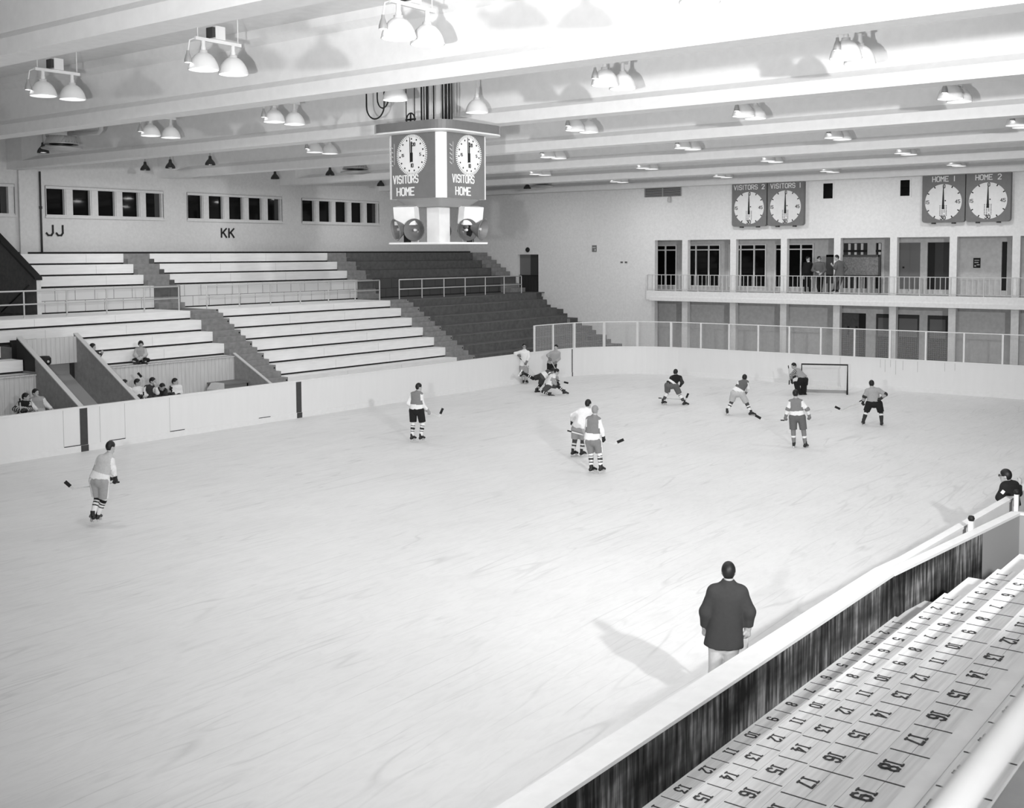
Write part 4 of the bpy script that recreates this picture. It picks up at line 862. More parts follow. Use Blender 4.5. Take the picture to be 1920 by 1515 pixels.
# joint positions of each figure: (right, away, up) in metres from its ground point, as seen from the stand
POSES = {
 'skater': dict(g=(13.49, 21.66, 0.0), face=(0.75, 0.6, -0.1),
  J=[(.39,.00,1.70),(.38,.00,1.56),(.19,.05,1.47),(.39,-.05,1.45),(.16,.28,1.19),(.43,-.02,1.23),(.33,.40,.98),(.47,.02,1.03),(.15,.00,1.04),(.06,.05,.99),(.24,-.05,.99),(.10,.12,.58),(.22,.05,.54),(-.00,-.02,.27),(.10,.10,.24),(-.04,.12,.07),(.15,.22,.09)],
  stick=[(.56,.15,.90),(-.38,.22,.81),(-.54,.22,.98)]),
 'p783': dict(g=(25.67, 23.37, 0.0), face=(0.8, 0.5, 0),
  J=[(.06,.00,1.71),(.05,.00,1.59),(-.14,.05,1.49),(.13,-.05,1.50),(-.26,.05,1.21),(.17,.00,1.18),(-.08,.25,1.00),(.34,.10,.96),(-.01,.00,1.05),(-.12,.05,.98),(.10,-.05,.99),(-.12,.05,.57),(.17,-.03,.57),(-.16,.02,.19),(.11,-.06,.20),(-.07,.12,.03),(.21,.05,.04)],
  stick=[(-.14,.25,1.09),(.69,.12,.78),(.73,.12,.87)]),
 'white_leaner': dict(g=(40.27, 30.09, 0.0), face=(0.1, -1, -0.1),
  J=[(-.06,.00,1.67),(-.05,.00,1.53),(-.25,.00,1.42),(.14,.00,1.40),(-.47,.00,1.35),(.13,-.10,1.18),(-.34,-.12,1.28),(.04,-.20,.97),(-.07,.00,.81),(-.16,.00,.74),(.02,.00,.74),(-.14,-.05,.43),(.02,-.05,.42),(-.09,.00,.14),(.04,.00,.14),(-.11,-.20,.05),(.11,-.20,.04)],
  stick=[(-.26,-.20,1.17),(.47,-.15,.35),(.60,-.15,.33)]),
 'gray_leaner': dict(g=(40.9, 29.0, 0.0), face=(-0.35, -1, -0.1),
  J=[(.11,.00,1.63),(.10,.00,1.49),(-.13,.00,1.39),(.25,.00,1.39),(-.26,-.05,1.28),(.24,.00,1.13),(-.19,-.20,1.15),(.08,-.15,.96),(-.09,.00,.91),(-.18,.00,.86),(.02,.00,.85),(-.20,-.05,.53),(-.01,-.05,.53),(-.21,.00,.24),(.01,.00,.24),(-.24,-.20,.17),(-.03,-.20,.17)],
  stick=[(-.20,-.22,1.18),(.06,-.25,.73),(-.11,-.30,.25)]),
 'upended': dict(g=(38.08, 27.8, 0.0), face=(0.9, 0.25, -0.3),
  J=[(.62,.15,.87),(.52,.10,.83),(.40,.25,.86),(.49,-.10,.77),(.47,.35,.68),(.57,-.15,.63),(.57,.35,.51),(.67,-.10,.47),(.13,.00,.61),(.13,.10,.66),(.15,-.08,.52),(-.21,.10,.56),(.09,-.10,.30),(-.60,.10,.78),(-.08,-.10,.09),(-.81,.10,.72),(.07,.00,.02)]),
 'lunger': dict(g=(37.51, 26.72, 0.0), face=(0.9, 0.1, -0.3),
  J=[(.22,.00,.97),(.15,.00,.85),(.00,.15,.80),(.10,-.15,.73),(.23,.30,.70),(.08,-.15,.54),(.27,.30,.49),(.25,-.10,.42),(-.12,.00,.41),(-.14,.10,.43),(-.10,-.10,.39),(.27,.12,.35),(-.34,-.12,.17),(.53,.12,.14),(-.04,-.10,.05),(.68,.10,.03),(.12,-.10,.05)],
  stick=[(.23,.20,.61),(.44,.25,.53),(.57,.25,.50)]),
 'blond': dict(g=(24.84, 16.17, 0.0), face=(0.35, 0.95, 0),
  J=[(-.09,.00,1.67),(-.10,.00,1.54),(-.27,.03,1.44),(.01,-.03,1.43),(-.30,.15,1.17),(.09,.00,1.13),(-.15,.30,.95),(.13,.05,.95),(-.17,.00,.91),(-.26,.03,.84),(-.03,-.03,.85),(-.20,.06,.48),(.03,-.02,.50),(-.19,.02,.15),(.06,-.04,.17),(-.05,.14,.01),(.17,.10,.03)],
  stick=[(-.83,.30,1.08),(.42,.20,.76),(.58,.20,.83)]),
 'white_back': dict(g=(26.54, 17.95, 0.0), face=(0.5, 0.85, 0),
  J=[(.27,.00,1.52),(.25,.00,1.40),(.04,.00,1.33),(.34,.00,1.32),(-.18,.00,1.18),(.41,.10,1.06),(-.19,.10,.99),(.28,.30,.79),(.01,.00,.85),(-.09,.00,.80),(.12,.00,.78),(-.11,.05,.47),(.12,.05,.45),(-.16,.00,.16),(.09,.00,.15),(-.03,.12,.04),(.21,.12,.03)]),
 'dark_croucher': dict(g=(37.81, 21.15, 0.0), face=(0.25, 0.95, -0.15),
  J=[(.03,.12,1.24),(.04,.10,1.14),(-.14,.08,1.04),(.22,.08,1.06),(-.19,.20,.81),(.28,.10,.86),(.10,.35,.56),(.23,.25,.74),(-.13,.00,.82),(-.27,.00,.75),(.02,.00,.76),(-.28,.12,.46),(.19,.10,.39),(-.44,.00,.15),(.36,.00,.11),(-.34,.10,.01),(.50,.05,-.01)],
  stick=[(-.62,.25,.23),(.41,.30,.17),(.44,.30,.24)]),
 'croucher': dict(g=(36.76, 17.89, 0.0), face=(0.1, 0.98, -0.2),
  J=[(.13,.15,1.33),(.12,.12,1.24),(-.07,.08,1.15),(.22,.08,1.19),(-.12,.20,.96),(.26,.15,.97),(.08,.40,.77),(.20,.30,.81),(-.10,.00,.85),(-.24,.00,.79),(.02,.00,.79),(-.32,.12,.46),(.22,.10,.41),(-.47,.00,.16),(.35,.00,.12),(-.48,.10,.01),(.56,.02,-.03)]),
 'goalie': dict(g=(43.57, 18.46, 0.0), face=(-0.9, -0.35, -0.3),
  J=[(-.35,.00,1.18),(-.28,.00,1.02),(-.32,-.18,.98),(-.13,.15,.98),(-.45,-.25,.82),(-.19,-.05,.83),(-.43,-.25,.60),(-.33,-.20,.75),(.02,.00,.69),(-.07,-.12,.63),(.10,.10,.61),(-.18,-.15,.38),(.10,.05,.35),(-.09,-.12,.10),(.10,.05,.07),(-.22,-.15,.04),(-.03,.00,.02)],
  stick=[(-.57,-.30,1.22),(-.52,-.30,.70),(-.53,-.30,.44)]),
 'vest_back': dict(g=(31.7, 13.51, 0.0), face=(-0.05, 1, -0.05),
  J=[(-.13,.00,1.60),(-.11,.00,1.46),(-.28,.00,1.36),(.05,.00,1.37),(-.34,.00,1.13),(.22,.00,1.14),(-.40,.05,.92),(.27,.05,.96),(-.08,.00,.98),(-.19,.00,.90),(.05,.00,.90),(-.18,.00,.47),(.12,.00,.48),(-.16,.00,.13),(.17,.00,.11),(-.15,.20,.01),(.24,.15,.01)],
  stick=[(-.44,.10,.78),(-1.07,.35,.74),(-1.18,.35,.80)]),
 'gray_back': dict(g=(37.23, 13.28, -0.0), face=(-0.15, 1, -0.1),
  J=[(-.06,.00,1.39),(-.04,.00,1.26),(-.22,.00,1.16),(.19,.00,1.20),(-.28,.00,.95),(.39,.00,1.05),(-.32,.05,.78),(.25,-.08,.92),(.02,.00,.82),(-.12,.00,.72),(.18,.00,.73),(-.22,.05,.42),(.26,.05,.41),(-.30,.00,.13),(.28,.00,.11),(-.34,.15,-.01),(.31,.15,.00)],
  stick=[(-.35,.10,.82),(-1.00,.50,.40),(-1.15,.50,.47)]),
 'coach': dict(g=(12.62, 6.3, 0.0), face=(0, 1, 0),
  J=[(.01,.00,1.83),(.01,.00,1.72),(-.18,.00,1.58),(.18,.00,1.59),(-.26,.00,1.31),(.26,.00,1.34),(-.27,.08,1.08),(.25,.03,1.12),(-.04,.00,.95),(-.13,.00,.87),(.05,.00,.88),(-.15,.00,.54),(.04,.00,.55),(-.13,.00,.13),(.06,.00,.14),(-.14,.20,-.05),(.08,.20,-.03)],
  stick=[(.26,.08,1.11),(.24,.10,.81),(.23,.25,-.02)]),
 'black_sweater': dict(g=(21.8, 5.62, 0.0), face=(-0.92, 0.35, -0.05),
  J=[(.32,.00,1.67),(.37,.00,1.56),(.30,-.12,1.51),(.48,.12,1.50),(.22,-.15,1.29),(.54,.20,1.33),(.24,-.05,1.36),(.56,.30,1.48),(.40,.00,1.17),(.33,-.08,1.15),(.46,.08,1.12),(.34,-.08,.71),(.47,.08,.69),(.35,-.08,.21),(.48,.08,.19),(.29,-.08,.16),(.42,.08,.13)]),
 'bench_striped': dict(g=(16.1, 32.45, 0.25), face=(0.9, -0.25, 0),
  J=[(1.72,.00,1.37),(1.67,.00,1.24),(1.52,.00,1.18),(1.82,.00,1.19),(1.42,-.05,1.04),(1.83,-.10,1.02),(1.59,-.25,1.02),(1.68,-.30,1.01),(1.61,.00,.90),(1.54,.00,.88),(1.68,.00,.87),(1.54,-.42,.86),(1.67,-.42,.85),(1.52,-.45,.27),(1.65,-.45,.26),(1.51,-.60,.23),(1.64,-.60,.23)],
  stick=[(1.55,-.30,1.38),(1.56,-.30,1.02),(1.55,-.40,.23)]),
 'bench_vest': dict(g=(17.0, 32.45, 0.25), face=(0.6, -0.6, 0.05),
  J=[(1.21,.00,1.44),(1.22,.00,1.31),(1.10,.00,1.24),(1.42,.00,1.25),(1.11,-.10,1.04),(1.52,.00,1.05),(1.26,-.25,.93),(1.66,-.10,.93),(1.27,.00,.87),(1.19,.00,.83),(1.33,.00,.82),(1.18,-.42,.81),(1.31,-.42,.80),(1.16,-.45,.21),(1.30,-.45,.20),(1.15,-.60,.18),(1.29,-.60,.17)]),
 'bench_a': dict(g=(20.6, 32.45, 0.25), face=(0.95, -0.2, 0),
  J=[(.74,.00,1.42),(.80,.00,1.28),(.72,.10,1.18),(.90,-.10,1.23),(.72,.10,.98),(.94,-.15,1.03),(.82,-.20,.87),(.95,-.25,.89),(.78,.00,.85),(.71,.00,.82),(.86,.00,.81),(.72,-.42,.78),(.86,-.42,.78),(.70,-.45,.14),(.84,-.45,.13),(.70,-.60,.09),(.84,-.60,.09)]),
 'bench_b': dict(g=(21.3, 32.45, 0.25), face=(0.85, -0.2, 0),
  J=[(.55,.00,1.39),(.56,.00,1.25),(.41,.00,1.17),(.73,.00,1.16),(.39,-.05,.97),(.74,-.05,.96),(.54,-.25,.95),(.65,-.25,.97),(.57,.00,.84),(.50,.00,.81),(.67,.00,.80),(.51,-.42,.84),(.68,-.42,.83),(.50,-.45,.17),(.66,-.45,.16),(.49,-.60,.12),(.66,-.60,.11)],
  stick=[(.73,-.30,.99),(.73,-.30,1.53),(.57,-.30,1.74)]),
 'bench_c': dict(g=(22.3, 32.45, 0.25), face=(0.9, -0.3, -0.1),
  J=[(.20,.00,1.36),(.17,.00,1.21),(.00,.00,1.17),(.25,.05,1.13),(-.02,-.05,.91),(.35,-.20,.98),(.03,-.25,.86),(.30,-.25,1.20),(.13,.00,.77),(.06,.00,.74),(.21,.00,.73),(.11,-.42,.86),(.28,-.42,.85),(.09,-.45,.18),(.26,-.45,.17),(.09,-.60,.13),(.26,-.60,.12)]),
 'bench_hunched': dict(g=(23.15, 32.45, 0.25), face=(0.7, -0.7, -0.5),
  J=[(-.19,-.15,1.12),(-.21,-.10,1.03),(-.34,.00,1.01),(-.09,.00,.98),(-.35,-.15,.83),(-.06,-.15,.81),(-.26,-.35,.78),(-.14,-.35,.77),(-.25,.00,.73),(-.32,.00,.70),(-.16,.00,.69),(-.29,-.42,.82),(-.12,-.42,.81),(-.31,-.45,.13),(-.14,-.45,.12),(-.31,-.60,.08),(-.14,-.60,.07)]),
 'bench_white': dict(g=(24.2, 32.45, 0.25), face=(0.9, -0.3, 0),
  J=[(-.62,.00,1.19),(-.61,.00,1.04),(-.73,.00,.99),(-.43,.00,1.01),(-.75,-.10,.82),(-.42,-.05,.80),(-.76,-.30,.95),(-.71,-.30,.82),(-.58,.00,.67),(-.67,.00,.64),(-.50,.00,.63),(-.68,-.42,.76),(-.49,-.42,.76),(-.69,-.45,.08),(-.50,-.45,.07),(-.69,-.60,.03),(-.50,-.60,.02)],
  stick=[(-.77,-.35,1.10),(-.79,-.35,.76),(-.81,-.45,.10)]),
 'kid_plaid': dict(g=(22.75, 33.25, 2.13), face=(0.15, -1, -0.25),
  J=[(-.06,.00,.65),(-.06,.00,.53),(-.21,.00,.48),(.07,.00,.47),(-.25,-.05,.30),(.10,-.05,.31),(-.18,-.20,.21),(-.01,-.20,.23),(-.07,.00,.16),(-.17,.00,.14),(.02,.00,.13),(-.28,-.28,.14),(.16,-.28,.13),(-.15,-.30,.10),(.00,-.30,.09),(-.37,-.35,.12),(.12,-.35,.09)]),
 'kid_dark': dict(g=(21.3, 33.3, 2.13), face=(0.9, -0.3, 0),
  J=[(-.34,.00,.66),(-.30,.00,.55),(-.42,.00,.46),(-.22,.00,.47),(-.36,-.05,.31),(-.15,-.05,.36),(-.22,-.20,.36),(-.06,-.25,.47),(-.33,.00,.20),(-.40,.00,.16),(-.26,.00,.16),(-.29,-.30,.17),(-.16,-.30,.16),(-.30,-.32,-.01),(-.16,-.32,-.02),(-.30,-.45,-.04),(-.16,-.45,-.04)]),
 'balcony_dark': dict(g=(51.1, 21.6, 3.9), face=(0.8, -0.6, 0),
  J=[(.13,.00,1.59),(.14,.00,1.45),(-.03,.00,1.37),(.29,.00,1.37),(-.06,.00,1.09),(.34,.00,1.09),(-.06,-.05,.76),(.32,-.05,.74),(.14,.00,.91),(.04,.00,.86),(.24,.00,.86),(.05,.00,.43),(.24,.00,.43),(.06,.00,.05),(.25,.00,.05),(.09,-.15,-.02),(.28,-.15,-.01)]),
 'balcony_coat': dict(g=(50.1, 20.55, 3.9), face=(0.5, -0.85, 0),
  J=[(.04,.00,1.59),(.05,.00,1.45),(-.18,.00,1.36),(.28,.00,1.37),(-.23,-.05,1.07),(.33,-.03,1.07),(-.04,-.22,1.00),(.16,-.20,.93),(.07,.00,.91),(-.03,.00,.86),(.18,.00,.86),(-.01,.00,.47),(.16,.00,.47),(.06,.00,.14),(.13,.00,.14),(.03,-.15,.04),(.17,-.12,.04)]),
 'balcony_leaner': dict(g=(49.76, 19.3, 3.9), face=(-0.9, -0.3, 0),
  J=[(-.21,.00,1.65),(-.15,.00,1.50),(-.25,-.10,1.37),(.08,.10,1.43),(-.26,-.20,1.17),(.22,.10,1.17),(-.37,-.25,1.29),(.02,.05,.94),(-.08,.00,.88),(-.21,.00,.85),(.03,.00,.85),(-.22,-.10,.56),(-.08,.05,.47),(-.27,.00,.22),(-.16,.00,.19),(-.36,-.10,.17),(-.21,-.10,.07)]),
}

# ================================================================== PEOPLE
def grid_mesh(prims, h, cut=None, k=.02, keep=None):
    """smooth union of rounded cones / ellipsoids on a grid, then one continuous surface (surface nets).
       prim: ('c', a, b, ra, rb) rounded cone, ('f', a, b, ra, rb) cone with a flat end at b, ('F', ...) flat at both ends, ('e', c, axes(3x3 rows), radii)"""
    lo = np.full(3, 1e9); hi = -lo; B = []
    for p in prims:
        if p[0] == 'e': r = max(p[3])+.01; l, u = np.array(p[1])-r, np.array(p[1])+r
        else: a, b = np.array(p[1]), np.array(p[2]); r = max(p[3], p[4]); l, u = np.minimum(a, b)-r, np.maximum(a, b)+r
        l = l-k-2*h; u = u+k+2*h; B.append((l, u)); lo = np.minimum(lo, l); hi = np.maximum(hi, u)
    n = np.ceil((hi-lo)/h).astype(int)+1
    f = np.full(n, 1., np.float32)
    for p, (l, u) in zip(prims, B):
        i0 = np.maximum(np.floor((l-lo)/h).astype(int), 0); i1 = np.minimum(np.ceil((u-lo)/h).astype(int)+1, n)
        ax = [lo[d]+h*np.arange(i0[d], i1[d]) for d in range(3)]
        P = np.stack(np.meshgrid(*ax, indexing='ij'), -1).astype(np.float32)
        d = sdf(p, P); s = f[i0[0]:i1[0], i0[1]:i1[1], i0[2]:i1[2]]
        hh = np.clip(.5+.5*(s-d)/k, 0, 1); s[...] = s*(1-hh)+d*hh-k*hh*(1-hh)
    if cut is not None:
        ax = [lo[d]+h*np.arange(n[d]) for d in range(3)]; P = np.stack(np.meshgrid(*ax, indexing='ij'), -1).astype(np.float32)
        for c, nv in cut: f = np.maximum(f, (P-np.array(c, np.float32))@np.array(nv, np.float32))
    if keep is not None:      # keep what lies on the inner side of either plane
        (c1, n1), (c2, n2) = keep; f = np.maximum(f, np.minimum((P-np.array(c1, np.float32))@np.array(n1, np.float32), (P-np.array(c2, np.float32))@np.array(n2, np.float32)))
    return nets(f, lo, h)

def sdf(p, P):
    if p[0] == 'e':
        q = (P-np.array(p[1], np.float32))@np.array(p[2], np.float32).T; r = np.array(p[3], np.float32)
        k0 = np.linalg.norm(q/r, axis=-1); k1 = np.linalg.norm(q/(r*r), axis=-1)
        return k0*(k0-1)/np.maximum(k1, 1e-6)
    a, b = np.array(p[1], np.float32), np.array(p[2], np.float32); ab = b-a; L2 = max(float(ab@ab), 1e-8)
    t = ((P-a)@ab)/L2; tc = np.clip(t, 0, 1)
    d = np.linalg.norm(P-a-tc[..., None]*ab, axis=-1)-(p[3]+(p[4]-p[3])*tc)
    if p[0] in 'fF': d = np.maximum(d, (t-1)*math.sqrt(L2))
    if p[0] == 'F': d = np.maximum(d, -t*math.sqrt(L2))
    return d

def nets(f, lo, h):
    ins = f < 0; nx, ny, nz = f.shape
    c = [f[i:nx-1+i, j:ny-1+j, k:nz-1+k] for i in (0, 1) for j in (0, 1) for k in (0, 1)]
    cs = np.stack(c, -1); s = (cs < 0).sum(-1); act = (s > 0) & (s < 8)
    idx = np.full(act.shape, -1, np.int64); cells = np.argwhere(act); idx[act] = np.arange(len(cells))
    V = cs[act]; off = np.array([(i, j, k) for i in (0, 1) for j in (0, 1) for k in (0, 1)], float)
    acc = np.zeros((len(cells), 3)); cnt = np.zeros(len(cells))
    for a in range(8):
        for b in range(a+1, 8):
            if np.abs(off[a]-off[b]).sum() != 1: continue
            m = (V[:, a] < 0) != (V[:, b] < 0)
            t = np.where(m, V[:, a]/np.where(m, V[:, a]-V[:, b], 1), 0)
            acc += np.where(m[:, None], off[a]+t[:, None]*(off[b]-off[a]), 0); cnt += m
    verts = lo+h*(cells+acc/np.maximum(cnt, 1)[:, None]); F = []
    for ax in range(3):
        d = [0, 0, 0]; d[ax] = 1; u, v = (ax+1) % 3, (ax+2) % 3
        A = ins[:nx-d[0], :ny-d[1], :nz-d[2]]; Bq = ins[d[0]:, d[1]:, d[2]:]
        for sgn in (0, 1):
            e = np.argwhere((A & ~Bq) if sgn == 0 else (~A & Bq))
            e = e[(e[:, u] > 0) & (e[:, v] > 0) & (e[:, u] < f.shape[u]-1) & (e[:, v] < f.shape[v]-1)]
            q = []
            for du, dv in ((0, 0), (-1, 0), (-1, -1), (0, -1)):
                w = e.copy(); w[:, u] += du; w[:, v] += dv; q.append(idx[w[:, 0], w[:, 1], w[:, 2]])
            q = np.stack(q, 1)
            F.append(q if sgn == 0 else q[:, ::-1])
    return verts, np.concatenate(F)

def np_mesh(name, v, f):
    me = bpy.data.meshes.new(name); me.vertices.add(len(v)); me.vertices.foreach_set('co', np.asarray(v, np.float32).ravel())
    me.loops.add(f.size); me.loops.foreach_set('vertex_index', np.asarray(f, np.int32).ravel())
    me.polygons.add(len(f)); me.polygons.foreach_set('loop_start', np.arange(0, f.size, 4, dtype=np.int32)); me.polygons.foreach_set('loop_total', np.full(len(f), 4, np.int32))
    me.update(calc_edges=True); me.validate(); return me

def shell(name, prims, mats, h, parent=None, origin=None, matfn=None, cut=None, k=.02, keep=None):
    v, f = grid_mesh(prims, h, cut, k, keep); me = np_mesh(name, v, f)
    if matfn is not None:
        c = v[f].mean(1); D = np.stack([sdf(p, c) for p in prims], 1); pi = D.argmin(1); t = np.zeros(len(c))
        for i, p in enumerate(prims):
            if p[0] == 'e': continue
            m = pi == i; a, b = np.array(p[1]), np.array(p[2]); ab = b-a; t[m] = ((c[m]-a)@ab)/max(ab@ab, 1e-8)
        me.polygons.foreach_set('material_index', np.array(matfn(pi, t, c), np.int32))
    return link_mesh(name, me, mats, parent, origin, smooth=True)

def nrm(a): a = np.array(a, float); return a/max(np.linalg.norm(a), 1e-9)

OUT = {}
# top: (vest, band, sleeve, stripe); sock stripes as (from, to, material)
def outfit(n, **k): OUT[n] = k
S3 = [(.20, .27), (.36, .52), (.62, .68)]
outfit('skater', vest='c_pale', band='c_white', sleeve='c_white', shorts='c_grey', side='c_white', sock='c_white', stripes=[(-.1, .12), (.2, .28), (.40, .47)], sdark='c_black', glove='glove_black', hair='hair_black')
outfit('p783', vest='c_mid', band='c_white', sleeve='c_white', shorts='c_black', sock='c_white', stripes=[(.12, .18), (.28, .46), (.56, .62)], sdark='c_char', glove='glove_light', hair='hair_black')
outfit('white_leaner', vest='c_white', band='c_white', sleeve='c_white', shorts='c_grey', sock='c_pale', stripes=[(.3, .4)], sdark='c_mid', glove='glove_grey', hair='hair_black', specs=True)
outfit('gray_leaner', vest='c_grey', band='c_grey', sleeve='c_grey', shorts='c_black', sock='c_black', stripes=[], sdark='c_black', glove='glove_grey', hair='hair_black')
outfit('upended', vest='c_white', band='c_dark', sleeve='c_dark', shorts='c_char', sock='c_black', stripes=[(.3, .36), (.46, .52)], sdark='c_white', glove='glove_grey', hair='hair_black')
outfit('lunger', vest='c_white', band='c_white', sleeve='c_grey', shorts='c_dark', sock='c_char', stripes=[(.05, .16), (.36, .44), (.56, .62)], sdark='c_white', glove='glove_black', hair='hair_black')
outfit('blond', vest='c_mid', band='c_white', sleeve='c_white', shorts='c_mid', side='c_white', sock='c_white', stripes=[(.08, .14), (.24, .42), (.54, .62), (.82, 1.1)], sdark='c_dark', glove='glove_black', hair='hair_blond')
outfit('white_back', vest='c_white', band='c_white', sleeve='c_white', shorts='c_grey', sock='c_white', stripes=[(-.1, .28), (.42, .56)], sdark='c_dark', glove='glove_black', hair='hair_black')
outfit('dark_croucher', vest='c_black', band='c_white', sleeve='c_char', hem='c_char', shorts='c_slate', sock='c_white', stripes=[(.05, .12), (.5, .85)], sdark='c_dark', glove='glove_black', hair='hair_black')
outfit('croucher', vest='c_slate', band='c_white', sleeve='c_white', shorts='c_pale', sock='c_white', stripes=[(-.1, .26), (.4, .52)], sdark='c_dark', glove='glove_grey', hair='hair_black')
outfit('goalie', vest='c_grey', band='c_grey', sleeve='c_grey', sleevebands=True, shorts='c_black', sock='c_black', stripes=[], sdark='c_black', glove='glove_black', hair='hair_black', pads=True)
outfit('vest_back', vest='c_mid', band='c_white', sleeve='c_white', elbow='c_mid', shorts='c_slate', sock='c_mid', stripes=[(.36, .52)], sdark='c_white', glove='glove_grey', hair='hair_black')
outfit('gray_back', vest='c_grey', band='c_grey', sleeve='c_grey', elbow='c_char', shorts='c_black', sock='c_char', stripes=[(.05, .26)], sdark='c_white', glove='glove_black', hair='hair_black')
outfit('coach', vest='c_char', band='c_char', sleeve='c_char', trousers='c_pale', glove='glove_light', hair='hair_black', jacket=True)
outfit('black_sweater', vest='c_black', band='c_black', sleeve='c_black', trousers='c_black', hair='hair_black', specs=True, collar='c_white', shoes=True, watch=True)
outfit('bench_striped', vest='c_black', band='c_pale', sleeve='c_pale', trousers='c_char', hair='hair_black', glove='glove_black')
outfit('bench_vest', vest='c_grey', band='c_pale', sleeve='c_white', trousers='c_grey', hair='hair_black')
outfit('bench_a', vest='c_white', band='c_white', sleeve='c_white', trousers='c_grey', hair='hair_black')
outfit('bench_b', vest='c_white', band='c_white', sleeve='c_white', trousers='c_black', hair='hair_black', glove='glove_black')
outfit('bench_c', vest='c_char', band='c_char', sleeve='c_white', trousers='c_char', hair='hair_black')
outfit('bench_hunched', vest='c_black', band='c_black', sleeve='c_char', trousers='c_black', hair='hair_black')
outfit('bench_white', vest='c_white', band='c_white', sleeve='c_white', trousers='c_char', hair='hair_black', glove='glove_black')
outfit('kid_plaid', vest='c_grey', band='c_grey', sleeve='c_pale', trousers='c_black', hair='hair_black', shoes=True, bowl=True)
outfit('kid_dark', vest='c_char', band='c_char', sleeve='c_char', trousers='c_black', hair='hair_black', shoes=True, bowl=True)
outfit('balcony_dark', vest='c_black', band='c_black', sleeve='c_black', trousers='c_black', hair='hair_black', shoes=True, collar='c_white', specs=True, coat=.0)
outfit('balcony_coat', vest='c_slate', band='c_slate', sleeve='c_slate', trousers='c_black', hair='hair_black', shoes=True, specs=True, coat=.35)
outfit('balcony_leaner', vest='c_slate', band='c_slate', sleeve='c_slate', trousers='c_dark', hair='hair_black', shoes=True, coat=.12)

NJ = 'head neck shL shR elL elR wrL wrR pel hipL hipR knL knR anL anR toeL toeR'.split()
def hand_prims(wr, el, grip, s, r=.011):
    """palm, four unequal bent fingers and a thumb from the side of the palm; grip: direction the fingers curl towards"""
    d = nrm(wr-el); g = np.array(grip, float); g = nrm(g-d*(g@d)); sd = np.cross(d, g)*s; P = []
    pc = wr+d*.05
    P.append(('c', wr+d*.015, wr+d*.075, .027, .033)); P.append(('c', wr+d*.03+sd*.02, wr+d*.085+sd*.026, .019, .017)); P.append(('c', wr+d*.03-sd*.02, wr+d*.08-sd*.026, .019, .016))
    for i, (o, l) in enumerate(((.030, .072), (.011, .082), (-.010, .076), (-.029, .060))):
        a = wr+d*.088+sd*o; b = a+d*l*.5+g*l*.25; c = b+g*l*.5-d*l*.08; P += [('c', a, b, r, r*.92), ('c', b, c, r*.92, r*.8)]
    a = wr+d*.03+sd*.03; b = a+d*.035+sd*.028+g*.012; c = b+d*.02+g*.028; P += [('c', a, b, r*1.2, r*1.05), ('c', b, c, r*1.05, r*.85)]
    return P

